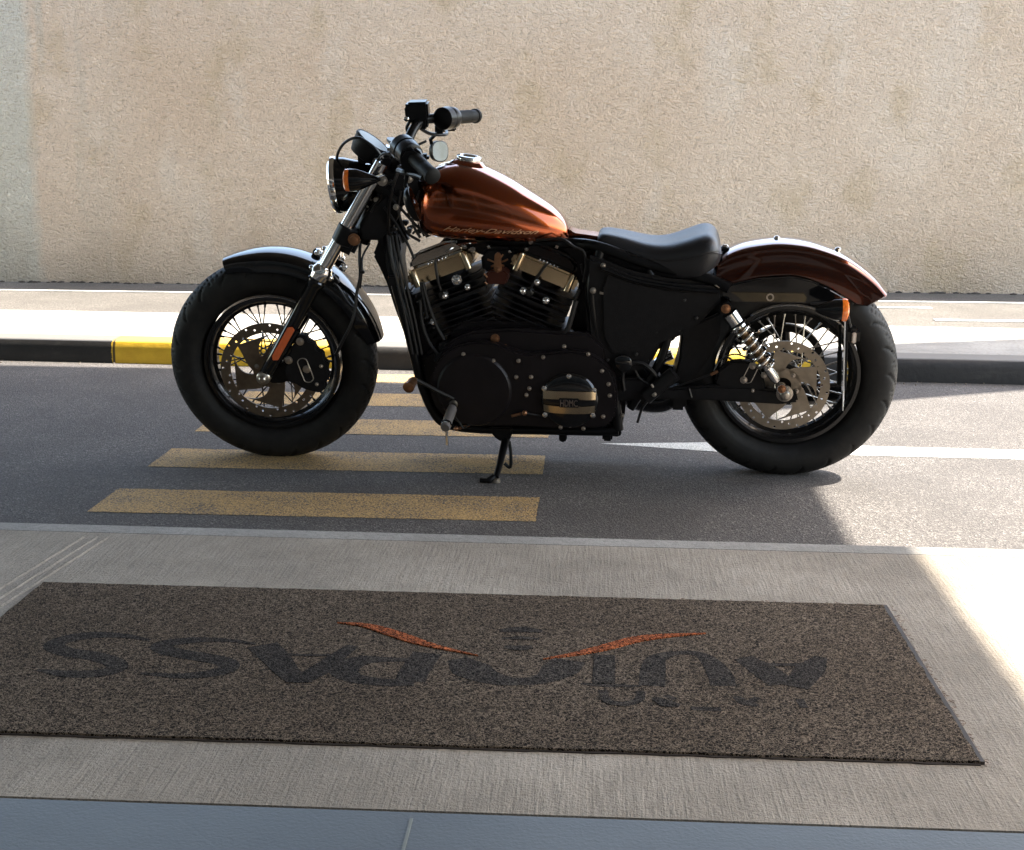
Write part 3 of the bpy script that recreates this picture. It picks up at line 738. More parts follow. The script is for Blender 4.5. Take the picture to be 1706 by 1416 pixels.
def housing(b, a, e, k0, k1, r, mid=None):
    d = (e-a).normalized(); b.lathe(a+d*k0, d, [(0, r*.75), (.006, r), ((k1-k0)*.45, r*1.05), ((k1-k0)*.5, r*.97), ((k1-k0)*.55, r*1.03), (k1-k0-.006, r*.95), (k1-k0, r*.7)], 24)
b = MB(); housing(b, gr_i, gr_o, -.075, -.002, .034); b.box(Q(733, 214, -.25), (.03, .03, .03), .006); b.box(Q(752, 213, -.28), (.03, .02, .018), .004)
for q in range(3): b.box(Q(749, 190+q*8, -.262), (.012, .014, .009), .002)
b.build('switch_housing', BLK, bar)
b = MB(); housing(b, gl_i, gl_o, -.08, -.004, .036); b.box(Q(680, 262, .26), (.06, .03, .05), .012); b.box(Q(697, 277, .30), (.05, .03, .04), .01); b.box(Q(706, 262, .27), (.03, .03, .02), .006)
plate(b, [(668, 256), (676, 243), (692, 241), (706, 252), (714, 274), (719, 290), (700, 300), (684, 290), (672, 282)], .26, .30, .008, Q)
b.build('switch_housing', BLK, bar)
# brake master cylinder on the right, clutch lever left
b = MB(); plate(b, [(673, 178), (677, 171), (712, 170), (714, 200), (709, 205), (676, 203)], -.17, -.235, .006, Q); b.box(Q(700, 205, -.20), (.05, .05, .03), .006)
ms = b.build('brake_reservoir', BLK, bar)
b = MB(); b.lathe(Q(677, 198, -.165), Yv, [(-.004, .008), (.002, .008), (.005, .004)], 16); b.build('reservoir_sight_glass', CHROME, ms)
b = MB()
b.tube(spline([Q(684, 200, -.19), Q(678, 212, -.20), Q(680, 222, -.2)], 6), [.005]*13, 8)
b.tube(spline([Q(690, 206, -.21), Q(715, 222, -.26), Q(742, 224, -.32), Q(744, 219, -.37)], 5), .0055, 8)
b.build('brake_lever', BLK, bar)
b = MB(); b.tube(spline([Q(664, 284, .22), Q(672, 287, .27), Q(684, 290, .30), Q(694, 292, .34), Q(704, 296, .375)], 5), [.008]*6+[.006]*11, 8)
b.tube([Q(664, 276, .2), Q(658, 300, .2), Q(652, 304, .2), Q(646, 306, .2)], .003, 6)
b.build('clutch_lever', DARKM, bar)
# mirrors hang below the bar
def mirror(c, nrm, rx, rz, stalk, up=(0, 0, 1), flat=.006):
    nrm = Vector(nrm).normalized(); X = Vector(up).cross(nrm).normalized(); Z = nrm.cross(X)
    b = MB(); rings = []
    for a, k in ((-.022, .25), (-.02, .55), (-.012, .88), (-.004, 1.0), (.003, 1.0), (.004, .95)):
        rings.append([c+nrm*a+X*math.copysign(abs(math.cos(t))**.8, math.cos(t))*rx*k+Z*math.copysign(abs(math.sin(t))**.8, math.sin(t))*rz*k for t in [q*2*math.pi/32 for q in range(32)]])
    b.grid(rings); b.tube([Vector(s_) for s_ in stalk], .006, 8)
    o = b.build('mirror', BLK, bike, MF); return o, X, Z, nrm
def mglass(o, c, X, Z, n, rx, rz, mat):
    b = MB(); b.bm.faces.new([b.bm.verts.new(c+n*.0046+X*math.copysign(abs(math.cos(t))**.8, math.cos(t))*rx*.9+Z*math.copysign(abs(math.sin(t))**.8, math.sin(t))*rz*.9) for t in [q*2*math.pi/32 for q in range(32)]])
    b.build('mirror_glass', mat, o, smooth=0)
c = Q(732, 252, -.33); n_ = (-.92, .60, .10)
o, X, Z, n_ = mirror(c, n_, .042, .033, [c+Vector((.02, 0, 0)), Q(728, 232, -.31)+Vector((.02, 0, 0)), Q(735, 215, -.28)], up=(0, -.2, 1)); mglass(o, c, X, Z, n_, .042, .033, MIRR)
c = Q(689, 340, .33); n_ = (-.97, -.02, .33)
o, X, Z, n_ = mirror(c, n_, [.040, .050][0], .048, [c, Q(676, 310, .31), Q(678, 290, .28)], up=(.45, .1, 1)); mglass(o, c, X, Z, n_, .045, .05, MIRR)

# ---- cables and wiring at the head
b = MB()
def cable(b, pts, r=.004, f=None):
    f = f or Q; b.tube(spline([f(*p) for p in pts], 7), r, 8)
cable(b, [(561, 270, .0), (563, 255, .02), (572, 240, .05), (586, 231, .07), (600, 230, .08), (614, 238, .08), (627, 249, .08), (640, 268, .07), (650, 290, .05)], .0042)
cable(b, [(660, 262, .15), (640, 256, .12), (632, 268, .1), (640, 300, .09), (652, 330, .08), (655, 380, .05)], .004)
cable(b, [(652, 300, .12), (640, 312, .12), (634, 330, .10), (620, 350, .08), (612, 380, .06)], .0035)
cable(b, [(668, 275, .14), (655, 310, .13), (648, 350, .10), (650, 400, .07), (668, 460, .05), (683, 520, .05)], .0045)
cable(b, [(690, 205, -.2), (684, 225, -.18), (668, 262, -.12), (645, 330, -.06), (630, 390, 0), (645, 440, .03)], .004)
cable(b, [(710, 235, -.16), (690, 245, -.14), (672, 258, -.1), (660, 300, -.05)], .004)
cable(b, [(600, 405, .05), (599, 430, .07), (600, 460, .09), (594, 490, .10), (592, 515, .11), (585, 540, .12), (572, 566, .11), (560, 590, .10)], .0048)
cable(b, [(616, 405, .05), (604, 428, .07), (603, 452, .09), (600, 480, .09)], .003)
cable(b, [(592, 515, .11), (580, 505, .1), (566, 482, .09), (556, 472, .1)], .004)
b.box(Q(604, 453, .09), (.012, .01, .01), .002)
b.build('control_cables', WIRE, bike, MF)
b = MB()
for (x, y) in ((612, 330), (606, 341)): b.tube([Q(x-6, y-3, .05), Q(x+8, y+4, .05)], .003, 6)
for p in ((627, 332), (618, 352), (628, 365), (641, 342)): b.box(Q(p[0], p[1], .06), (.014, .02, .012), .002)
b.box(Q(627, 270, .10), (.022, .02, .022), .006); b.box(Q(655, 247, .02), (.03, .05, .025), .008); b.box(Q(640, 239, 0)-Vector((0.03, 0, 0.0)), (.02, .05, .02), .006)
bolt(b, Q(637, 301, .13), .010, .006); bolt(b, Q(681, 297, .13), .009, .006); bolt(b, Q(660, 345, .12), .006, .004)
b.each('head_fitting', STEEL, fk)
b = MB(); plate(b, [(618, 262), (650, 258), (700, 300), (704, 322), (700, 345), (690, 330), (672, 340), (655, 380), (640, 402), (600, 400), (596, 380), (612, 350), (640, 325), (645, 306), (628, 300)], .08, -.08, .01, Q)
b.box(Q(645, 290, 0), (.09, .16, .06), .012); b.build('wiring_cover', WRINKLE, fk)

# ---- frame
fr = MB(); T = lambda pts, r, f=P: fr.tube(spline([f(*p) for p in pts], 6), r, 12)
T([(640, 340, 0), (655, 380, 0), (668, 405, 0)], .032)
for s in (1, -1):
    T([(645, 375, .05*s), (650, 430, .07*s), (661, 480, .085*s), (675, 530, .095*s), (690, 590, .10*s), (703, 640, .105*s), (722, 685, .11*s), (745, 706, .11*s), (800, 714, .11*s), (900, 716, .11*s), (1000, 718, .11*s), (1030, 716, .11*s)], .0150)
    T([(690, 350, .02*s), (740, 385, .03*s), (850, 402, .035*s), (950, 405, .05*s), (1000, 412, .09*s), (1080, 440, .10*s), (1180, 465, .11*s), (1215, 480, .12*s)], .016)
    T([(1000, 418, .09*s), (985, 480, .11*s), (995, 560, .11*s), (1020, 640, .11*s), (1030, 716, .11*s)], .016)
    T([(1080, 450, .10*s), (1115, 520, .11*s), (1100, 600, .11*s), (1050, 680, .11*s)], .013)
fr.box(P(1015, 700, 0), (.03, .22, .06), .005)
frm = fr.build('frame', BLK, bike)
b = MB(); plate(b, [(634, 392), (648, 385), (662, 390), (668, 410), (664, 440), (672, 490), (686, 540), (700, 600), (712, 640), (700, 632), (686, 600), (672, 555), (656, 510), (645, 475), (634, 450), (621, 425)], .06, -.05, .006)
b.box(P(655, 467, .11), (.03, .02, .03), .004); b.build('downtube_cover', WRINKLE, frm)
b = MB()
for (x, y, l) in ((652, 462, .026), (655, 470, .02)): b.tube([P(x-5, y, .113), P(x+5, y+2, .113)], .004, 6)
b.each('wiring_clip', COPPER, frm)
b = MB()
for dx in (0, 8, 15):
    b.tube(spline([P(645+dx, 392, .10), P(652+dx, 430, .115), P(664+dx, 480, .12), P(676+dx, 530, .12), P(688+dx, 590, .12)], 6), .004, 8)
b.each('loom', WIRE, frm)
b = MB(); plate(b, [(948, 381), (956, 388), (998, 394), (1000, 411), (985, 409), (955, 402), (946, 400)], .035, -.035, .003); b.build('seat_bracket', PAINT, frm)

# ---- fuel tank
stn = [  # px x, silhouette y (centre ridge), bottom y, half width
    (701, 300, 372, .072), (708, 288, 385, .100), (722, 279, 392, .120), (742, 271, 396, .132), (770, 268, 399, .138), (800, 275, 401, .137), (830, 288, 402, .130),
    (860, 304, 402.5, .118), (885, 320, 403, .104), (910, 336, 403, .086), (928, 349, 403, .070), (942, 364, 402, .052), (949, 378, 401, .036), (951, 388, 399, .02)]
b = MB(); rings = []
cross = []
for k in range(40):
    cross.append(k*2*math.pi/40)
tkp = []
for x, yt, yb, hw in stn:
    T_ = P(x, yt, 0); B_ = P(x, yb, hw*.62); tkp.append((T_.x, T_.z, B_.z, hw))
def interp(tab, n):
    out = []
    vs = spline([(a, b_, c_) for a, b_, c_, d in tab], n); hs = spline([(a, 0, d) for a, b_, c_, d in tab], n)
    return [(v.x, v.y, v.z, h.z) for v, h in zip(vs, hs)]
for u, wt, wb, hw in interp(tkp, 4):
    H = wt-wb; ring = []
    half = [(0, 0), (.25, -.008), (.45, -.030), (.62, -.068), (.74, -.115), (.82, -.17), (.885, -.245), (.94, -.345), (.98, -.46), (1.0, -.61), (.985, -.78), (.93, -.88), (.84, -.955), (.70, -1.0), (.35, -1.0), (0, -1.0)]
    hs = [(hw*a, wt+b_*H) for a, b_ in half]
    full = hs+[(-a, b_) for a, b_ in reversed(hs[1:-1])]
    rings.append([Vector((u, a, b_)) for a, b_ in full])
b.grid(rings); 
tk = b.build('fuel_tank', PAINT, bike, smooth=60)
sub = tk.modifiers.new('subdivision', 'SUBSURF'); sub.levels = 1; sub.render_levels = 2
# filler cap on its little dome
b = MB(); cc = P(781, 268, 0); nrm = Vector((-.16, .0, 1)).normalized()
b.lathe(cc-nrm*.016, nrm, [(0, .058), (.008, .052), (.014, .044), (.017, .040), (.019, .036)], 40); dome = b.build('filler_neck', PAINT, tk)
b = MB(); b.lathe(cc+nrm*.0, nrm, [(0, .036), (.003, .0375), (.010, .0375), (.014, .035), (.0155, .030), (.015, .026), (.013, .024), (.0135, .001)], 40); b.build('filler_cap', CHROME, tk)

def text_mesh(s_, size, shear=0, extrude=.001):
    cu = bpy.data.curves.new('t', 'FONT'); cu.body = s_; cu.size = size; cu.shear = shear; cu.extrude = extrude; cu.resolution_u = 3
    to = bpy.data.objects.new('t', cu); C.objects.link(to); dg = bpy.context.evaluated_depsgraph_get()
    me = bpy.data.meshes.new_from_object(to.evaluated_get(dg)); bpy.data.objects.remove(to); bpy.data.curves.remove(cu); return me
dg = bpy.context.evaluated_depsgraph_get(); dg.update()
tev = tk.evaluated_get(dg); tme = tev.to_mesh(); bmt = bmesh.new(); bmt.from_mesh(tme); bvh = BVHTree.FromBMesh(bmt); bmt.free(); tev.to_mesh_clear()
me = text_mesh('Harley-Davidson', .030, .75, .0006)
xs = [v.co.x for v in me.vertices]; x0, x1 = min(xs), max(xs)
pl, pr = P(737, 384, .14), P(896, 392, .12)
for v in me.vertices:
    t = (v.co.x-x0)/(x1-x0); u = pl.x+(pr.x-pl.x)*t; w_ = pl.z+(pr.z-pl.z)*t+v.co.y*.66-.002
    hit = bvh.ray_cast(Vector((u, .4, w_)), Vector((0, -1, 0)))
    y = (hit[0].y if hit[0] else .12)+.0008+v.co.z; v.co = Vector((u, y, w_))
me.materials.clear(); me.materials.append(TAN)
lo_ = bpy.data.objects.new('lettering', me); C.objects.link(lo_); lo_.parent = tk

# ---- seat
st = [  # px x, top y, bottom y, half width
    (996, 392, 437, .050), (1000, 385, 440, .070), (1012, 383, 444, .082), (1042, 388, 450, .092), (1080, 397, 457, .105), (1110, 398, 462, .118), (1140, 390, 465, .132),
    (1164, 382, 463, .140), (1180, 380, 455, .140), (1192, 386, 446, .130), (1198, 397, 437, .112), (1201, 408, 428, .080)]
tab = []
for x, yt, yb, hw in st:
    A = P(x, yt, 0); B_ = P(x, yb, hw*.9); tab.append((A.x, A.z, B_.z, hw))
b = MB(); rings = []
for u, wt, wb, hw in interp(tab, 4):
    H = wt-wb
    half = [(0, -.03), (.3, -.02), (.55, 0), (.74, -.03), (.88, -.12), (.96, -.24), (.995, -.36), (1.0, -.42), (.985, -.46), (.99, -.52), (.985, -.68), (.95, -.84), (.90, -.97), (.86, -1), (.4, -1), (0, -1)]
    hs = [(hw*a, wt+b_*H) for a, b_ in half]; full = hs+[(-a, b_) for a, b_ in reversed(hs[1:-1])]
    rings.append([Vector((u, a, b_)) for a, b_ in full])
b.grid(rings); se = b.build('seat', VINYL, bike, smooth=70); sb = se.modifiers.new('subdivision', 'SUBSURF'); sb.levels = 1; sb.render_levels = 2
b = MB(); pts = []
for u, wt, wb, hw in interp(tab, 4)[1:-1]: pts.append(Vector((u, hw*.995, wt-.44*(wt-wb))))
b.tube(pts, .0018, 6); b.build('seam', VINYL, se)
b = MB(); b.box(P(1207, 414, 0), (.03, .03, .012), .003); b.build('seat_tab', BLK, se)

# ---- rear fender and strut
ridge = [(1196, 424), (1211, 414), (1236, 405), (1264, 400), (1293, 397), (1321, 398), (1349, 402), (1377, 410), (1405, 421), (1433, 438.5), (1458, 459), (1475, 480)]
low = [(1190, 478), (1205, 476), (1235, 468), (1265, 461), (1300, 458), (1325, 458), (1350, 464), (1375, 474), (1395, 485), (1415, 497), (1430, 506), (1446, 508)]
rp = spline([(P(x, y, 0).x, 0, P(x, y, 0).z) for x, y in ridge], 4); lp = spline([(P(x, y, .09).x, 0, P(x, y, .09).z) for x, y in low], 4)
b = MB(); rings = []
for i, (a, l) in enumerate(zip(rp, lp)):
    hw = .094; D = l-a; th = .003; t = i/(len(rp)-1)
    out = []
    for k in range(13):
        q = k/12; y = hw*math.sin(q*math.pi/2)**.8; d = .27*(1-math.cos(q*math.pi/2)**.62) if q < 1 else .30
        out.append((y, d))
    out = [(y*.86, d) for y, d in out]; out += [(hw*.90, .45), (hw*.955, .72), (hw*.985, 1.0)]
    half = [Vector((a.x+D.x*d, y, a.z+D.z*d)) for y, d in out]
    inn = [Vector((p.x, p.y-.004 if p.y > .01 else 0, p.z-.004)) for p in reversed(half)]
    full = [Vector((p.x, -p.y, p.z)) for p in reversed(half[1:])]+half
    fin = [Vector((p.x, p.y*.95, p.z-.004)) for p in reversed(full)]
    rings.append(full+fin)
b.grid(rings); rf = b.build('rear_fender', PAINT_SHADED, bike, smooth=50)
b = MB()
for x, y in ((1294, 397), (1396, 416)):
    p = P(x, y, 0); b.lathe(p-Vector((0, 0, .002)), (0, 0, 1), [(0, .009), (.005, .009), (.009, .005), (.010, .001)], 16)
b.lathe(P(1208, 414, .0), (0, 0, 1), [(0, .010), (.008, .010), (.012, .005)], 12); b.each('fender_bolt', CHROME, rf)
for s in (1, -1):
    b = MB(); out_ = [(1196, 474), (1214, 474), (1262, 463), (1322, 460), (1352, 467), (1378, 478), (1412, 497), (1406, 505), (1388, 503), (1343, 504.5), (1280, 504), (1228, 502.5), (1212, 500), (1198, 490)]
    pp = [P(x, y, .1) for x, y in out_]
    b.prism([(p.x, p.z) for p in pp], (0, s*.0955, 0), (1, 0, 0), (0, 0, 1), (0, s, 0), .012, .004, 3); sto = b.build('fender_strut', GLOSS, rf)
    b = MB(); p = P(1283, 495, .108); b.ring(Vector((p.x, s*.108, p.z)), Yv, [(-.002, .011), (.003*s, .011), (.003*s, .007), (-.002, .007)], 24); b.lathe(Vector((p.x, s*.106, p.z)), (0, s, 0), [(0, .006), (.003, .006)], 6); b.build('strut_bolt', BOLT, sto)
    b = MB(); pp = [P(x, y, .1) for x, y in ((1217, 485), (1338, 487), (1344, 494), (1341, 502), (1238, 501), (1228, 492))]
    b.prism([(p.x, p.z) for p in pp], (0, s*.1072, 0), (1, 0, 0), (0, 0, 1), (0, s, 0), .003, .0012); b.build('strut_sheen', simple('strut_sheen_metal', (.10, .085, .06), .22, .9), sto)  # lighter tone stands for the reflection along the gloss black strut

# ---- shocks, swingarm, rear brake
def shock(s):
    v = .135*s; a = P(1209, 512, .135); e = P(1302, 646, .135); a.y = v; e.y = v; d = (e-a).normalized(); L = (e-a).length
    b = MB(); b.lathe(a+d*.02, d, [(0, .012), (.0, .024), (.05, .024), (.055, .02)], 24)
    o = b.build('shock_absorber', CHROME, bike); b = MB(); b.lathe(a+d*(L-.085), d, [(0, .014), (.05, .0145), (.062, .010)], 20)
    b.lathe(e-Yv*.012*1, Yv, [(0, .014), (.024, .014)], 20); b.build('shock_eye', CHROME, o)
    b = MB(); pts = []; n = 7; t0, t1 = .062, L-.075
    for k in range(n*20+1):
        q = k/(n*20); x, y = frame(d); an = q*n*2*math.pi
        pts.append(a+d*(t0+(t1-t0)*q)+(x*math.cos(an)+y*math.sin(an))*.0255)
    b.tube(pts, .0045, 10); b.build('spring', CHROME, o)
    b = MB(); b.lathe(a+d*.06, d, [(0, .013), (L-.14, .013)], 20); b.build('damper_rod', simple('damper_bronze', (.20, .12, .06), .3, .9), o)
    b = MB(); b.lathe(a-Yv*.014, Yv, [(0, .017), (.028, .017)], 20); b.lathe(a+d*.055, d, [(0, .026), (.004, .028), (.008, .026)], 24); b.build('shock_mount', BLK, o)
    b = MB(); bolt(b, Vector((a.x, v+.016*s, a.z)), .009, .004, (0, s, 0)); bolt(b, Vector((e.x, v+.012*s, e.z)), .008, .004, (0, s, 0)); b.each('shock_bolt', COPPER if s > 0 else BOLT, o)
shock(1); shock(-1)
b = MB()
for s in (1, -1):
    pp = [P(x, y, .11) for x, y in ((1010, 630), (1060, 628), (1120, 645), (1180, 641), (1240, 642), (1300, 650), (1326, 652), (1330, 668), (1300, 672), (1230, 668), (1180, 665), (1100, 664), (1020, 668))]
    b.prism([(p.x, p.z) for p in pp], (0, s*.095, 0), (1, 0, 0), (0, 0, 1), (0, s, 0), .028, .006)
b.box(P(1130, 655, 0), (.05, .19, .05), .01); sw = b.build('swingarm', WRINKLE, bike)
b = MB(); p = P(1308, 659, .14)
b.lathe(Vector((p.x, .115, p.z)), Yv, [(0, .024), (.008, .024), (.009, .020), (.014, .020), (.015, .016), (.022, .016), (.026, .013), (.028, .006)], 30); b.build('axle_nut', STEEL, sw)
b = MB(); b.cyl(Vector((p.x, -.14, p.z)), Vector((p.x, .12, p.z)), .01); b.build('axle', DARKM, sw)
b = MB(); plate(b, [(1196, 612), (1215, 598), (1238, 596), (1258, 602), (1270, 620), (1276, 644), (1262, 652), (1230, 652), (1205, 648), (1190, 632)], .088, .118, .006)
rc_ = b.build('rear_caliper', WRINKLE, sw)
b = MB(); c1 = P(1245, 632, .119); c2 = P(1258, 607, .119); dd = (c2-c1).normalized(); nn = Vector((dd.z, 0, -dd.x)); LN = (c2-c1).length; pts = []
for k in range(24):
    a = k*2*math.pi/24; pts.append(c1+dd*(LN/2+math.copysign(LN/2, math.cos(a)))+dd*(.011*math.cos(a))+nn*.013*math.sin(a))
b.tube(pts, .0014, 6, close=True); b.build('caliper_trim', STEEL, rc_)
b = MB()
for x, y, r_ in ((1254, 609, .007), (1239, 633, .007), (1273, 625, .006), (1254, 651, .004)): bolt(b, P(x, y, .12), r_)
b.each('caliper_bolt', BOLT, rc_)
b = MB(); b.tube(spline([P(1188, 622, .125), P(1150, 636, .125), P(1110, 648, .12), P(1075, 652, .12), P(1050, 640, .12)], 6), .003, 6)
b.tube(spline([P(1255, 600, .125), P(1225, 590, .13), P(1200, 600, .12), P(1188, 622, .12)], 6), .0025, 6)
b.tube([P(1222, 572, .12), P(1234, 590, .12)], .003, 6); b.tube([P(1164, 490, .12), P(1177, 513, .12)], .0025, 6); b.tube([P(1172, 514, .12), P(1183, 512, .12)], .002, 6)
b.tube([P(1148, 647, .126), P(1152, 662, .126)], .0035, 6)
b.each('brake_hose', WIRE, sw)
b = MB(); b.tube([P(1184, 624, .127), P(1196, 618, .127)], .005, 8); b.build('hose_fitting', COPPER, sw)

# ---- rear lamps, licence plate
bc = P(1402, 516, .21); b = MB()
b.lathe(bc, Vector((1, 0, 0)), [(0, .031), (.02, .030), (.045, .02), (.07, .008)], 28); b.tube([bc+Vector((.03, 0, 0)), P(1385, 505, .10)], .008, 10); b.tube([P(1350, 505, .105), P(1390, 503, .11)], .006, 8)
ts = b.build('turn_signal', GLOSS, bike)
b = MB(); b.lathe(bc, Vector((-1, 0, 0)), [(0, .0315), (.008, .0325), (.014, .031), (.019, .022), (.020, .004)], 28); b.build('lens', AMBER, ts)
b = MB(); bc2 = Vector((bc.x, -.21, bc.z)); b.lathe(bc2, Vector((1, 0, 0)), [(0, .031), (.02, .030), (.045, .02), (.07, .008)], 28); b.tube([bc2+Vector((.03, 0, 0)), Vector((P(1385, 505, .10).x, -.10, bc.z))], .008, 10)
ts = b.build('turn_signal', GLOSS, bike)
b = MB(); b.lathe(bc2, Vector((-1, 0, 0)), [(0, .0315), (.008, .0325), (.014, .031), (.019, .022), (.020, .004)], 28); b.build('lens', AMBER, ts)
# plate hangs on the left beside the wheel; its edge faces the viewer
pt = P(1407.5, 528, .19); pb = P(1404, 681, .19)
rdw = MBK.inverted().to_3x3() @ ray(1406, 600); hdir = Vector((rdw.x, rdw.y, 0)).normalized()   # direction of the plate's face
upv = (pt-pb); hgt = upv.length; upv.normalize(); nrp = hdir.cross(upv).normalized(); cpl = (pt+pb)/2
b = MB(); b.prism([(-.085, -hgt/2), (.02, -hgt/2), (.02, hgt/2), (-.085, hgt/2)], cpl-nrp*.001, -hdir, upv, nrp, .003, .0008)
lp_ = b.build('licence_plate', PLATE, bike)
b = MB(); b.prism([(-.07, -hgt/2+.05), (.0, -hgt/2+.05), (.0, hgt/2), (-.07, hgt/2)], cpl+nrp*.003, -hdir, upv, nrp, .006, .002)
b.tube([P(1399, 540, .17), P(1399, 585, .17)], .005, 8); b.tube([P(1399, 585, .17), P(1398, 640, .16)], .007, 8); b.tube([P(1410, 520, .17), P(1416, 545, .17)], .006, 8)
b.build('plate_bracket', BLK, lp_)
b = MB(); b.box(P(1421, 558, .16), (.035, .06, .045), .010); ll = b.build('plate_lamp', BLK, lp_)
b = MB(); b.box(P(1421, 558, .16)+Vector((.0, .031, 0)), (.012, .006, .032), .003); b.build('lens', CLEARL, ll)
tlc = P(1468, 492, 0)

# ---- engine
E0 = P(826, 650, 0)
eng = MB()
plate(eng, [(700, 610), (705, 590), (735, 575), (770, 560), (800, 540), (870, 540), (930, 555), (985, 555), (1020, 575), (1040, 600), (1043, 660), (1040, 700), (1033, 720), (1000, 722), (860, 716), (760, 710), (728, 695), (710, 665), (700, 635)], .10, -.11, .012)
plate(eng, [(735, 580), (760, 562), (790, 552), (850, 548), (915, 552), (985, 556), (1008, 580), (1012, 610), (985, 620), (740, 620)], .135, .09, .008)
plate(eng, [(736, 401), (966, 402), (968, 425), (930, 420), (880, 412), (850, 425), (800, 425), (780, 412), (740, 414)], .03, -.05, .004)
plate(eng, [(672, 478), (686, 484), (700, 520), (716, 545), (740, 560), (740, 590), (700, 600), (686, 560)], .05, -.06, .006)
plate(eng, [(925, 404), (1000, 412), (1006, 585), (935, 585), (948, 556), (958, 520), (965, 480), (955, 440)], .045, -.09, .01)
plate(eng, [(750, 545), (775, 530), (900, 530), (930, 548), (930, 580), (750, 580)], .085, -.09, .01)
ec = eng.build('engine', BOXDK, bike)
# cylinders with fins
def cylinder(ang):
    d = Vector((math.sin(ang), 0, math.cos(ang))); x = Vector((d.z, 0, -d.x))
    b = MB(); base = E0+d*.17
    b.lathe(base, d, [(-.05, .062), (.23, .062)], 32)
    k = 0
    def rrect(hx, hy, r=.02, n=4):
        out = []
        for cx, cy, a0 in ((hx-r, hy-r, 0), (-hx+r, hy-r, 90), (-hx+r, -hy+r, 180), (hx-r, -hy+r, 270)):
            for q in range(n+1): a = R(a0+90*q/n); out.append((cx+r*math.cos(a), cy+r*math.sin(a)))
        return out
    for q in range(13):
        t = -.015+q*.0180; hx = .088+.022*min(1, q/6); hy = .078+.014*min(1, q/7)
        if q > 9: hx *= 1.0
        b.prism(rrect(hx, hy), base+d*t, x, Yv, d, .0048 if q != 9 else .010, .0008, 1)
    return b.build('cylinder', WRINKLE, ec), d, x, base
RB = []
for ang, cover_px in ((R(21), 0), (R(-22), 1)):
    cy, d, x, base = cylinder(ang); t = .224
    # rocker box: lower chrome tier, upper tier
    b = MB(); b.prism([(-.096, .0), (.096, .0), (.104, .012), (.098, .042), (.084, .048), (-.084, .048), (-.098, .042), (-.104, .012)], base+d*t-Yv*.082, x, d, Yv, .164, .007, 2)
    for sx in (-.08, .08):
        b.lathe(base+d*(t-.004)+x*sx+Yv*.078, d, [(0, .011), (.05, .011), (.054, .008)], 14)
    rk = b.build('rocker_box', ALU, ec)
    b = MB(); b.prism([(-.088, .0), (.088, .0), (.082, .030), (.050, .046), (-.050, .046), (-.082, .030)], base+d*(t+.046)-Yv*.066, x, d, Yv, .132, .010, 3); b.build('rocker_cover', CHROME if cover_px == 0 else GLOSS, rk)
    b = MB()
    for q in range(6): b.prism([(0, 0), (.005, 0), (.005, .010), (0, .010)], base+d*(t+.045)+x*(-.032+q*.011)-Yv*-.076, x, d, Yv, .012, .001, 1)
    b.each('cover_tooth', CHROME, rk)
    b = MB(); b.tube([base+d*(t+.055)+x*.0+Yv*.083, base+d*(t+.03)+x*.008+Yv*.088, base+d*(t-.01)+x*.016+Yv*.092, base+d*(t-.045)+x*.02+Yv*.085], .0045, 8); b.build('spark_plug_lead', WIRE, rk)
    b = MB()
    for (px, py) in ((0, 0),): b.lathe(base+d*(t-.05)+x*.02+Yv*.06, Vector((0, 1, .1)), [(0, .02), (.028, .016), (.034, .009), (.046, .008)], 16)
    b.build('spark_plug', DARKM, cy)
# fasteners seen on the cylinders
b = MB()
for x, y, v, r_ in ((761, 466, .10, .010), (779, 478, .10, .006), (741, 492, .10, .007), (872, 484, .10, .007), (910, 500, .10, .007), (721, 536, .09, .006), (895, 470, .10, .006)):
    bolt(b, P(x, y, v), r_, .008)
b.each('cylinder_bolt', CHROME, ec)
# intake / horn bracket between the cylinders
b = MB(); plate(b, [(808, 458), (816, 450), (838, 450), (848, 460), (843, 474), (812, 474)], .125, .06, .004); b.build('horn_cover', simple('brown_metal', (.07, .02, .012), .3, .6), ec)
b = MB(); plate(b, [(824, 424), (829, 420), (834, 424), (836, 450), (832, 454), (826, 454), (822, 450)], .13, .12, .0015)
for a_, b2 in (((812, 432), (824, 437)), ((846, 432), (834, 437)), ((818, 444), (824, 441)), ((840, 443), (834, 441)), ((838, 424), (832, 432)), ((812, 462), (806, 456)), ((808, 470), (812, 474))): b.tube([P(*a_, .127), P(*b2, .127)], .0028, 6)
bolt(b, P(829, 449, .13), .006); b.each('choke_linkage', COPPER, ec)
b = MB(); plate(b, [(800, 425), (812, 412), (850, 412), (862, 425), (858, 455), (804, 455)], .06, -.08, .01); plate(b, [(735, 400), (900, 400), (905, 412), (870, 418), (790, 416), (740, 412)], .04, -.06, .004); b.build('intake_manifold', WRINKLE, ec)
b = MB()
for x, y, s_ in ((756, 407, .018), (775, 410, .014), (788, 414, .018), (815, 410, .012), (885, 402, .014), (878, 414, .012), (850, 418, .012), (928, 410, .012)): b.box(P(x, y, .07), (s_, .03, s_*.8), .003, Matrix.Rotation(random.uniform(-.5, .5), 3, 'Y'))
b.tube(spline([P(742, 420, .07), P(756, 411, .07), P(775, 405, .07), P(795, 404, .07)], 4), .003, 6)
b.each('top_fitting', CHROME, ec)
b = MB()
b.tube(spline([P(893, 400, .09), P(935, 398, .10), P(955, 410, .10), P(973, 420, .10), P(976, 445, .10), P(972, 470, .10)], 6), .004, 8)
b.tube(spline([P(968, 440, .09), P(972, 458, .09)], 6), .004, 8); b.tube([P(966, 482, .09), P(958, 500, .09)], .006, 8)
b.tube(spline([P(700, 470, .10), P(706, 500, .1), P(712, 530, .1)], 5), .004, 8)
b.each('breather_hose', WIRE, ec)
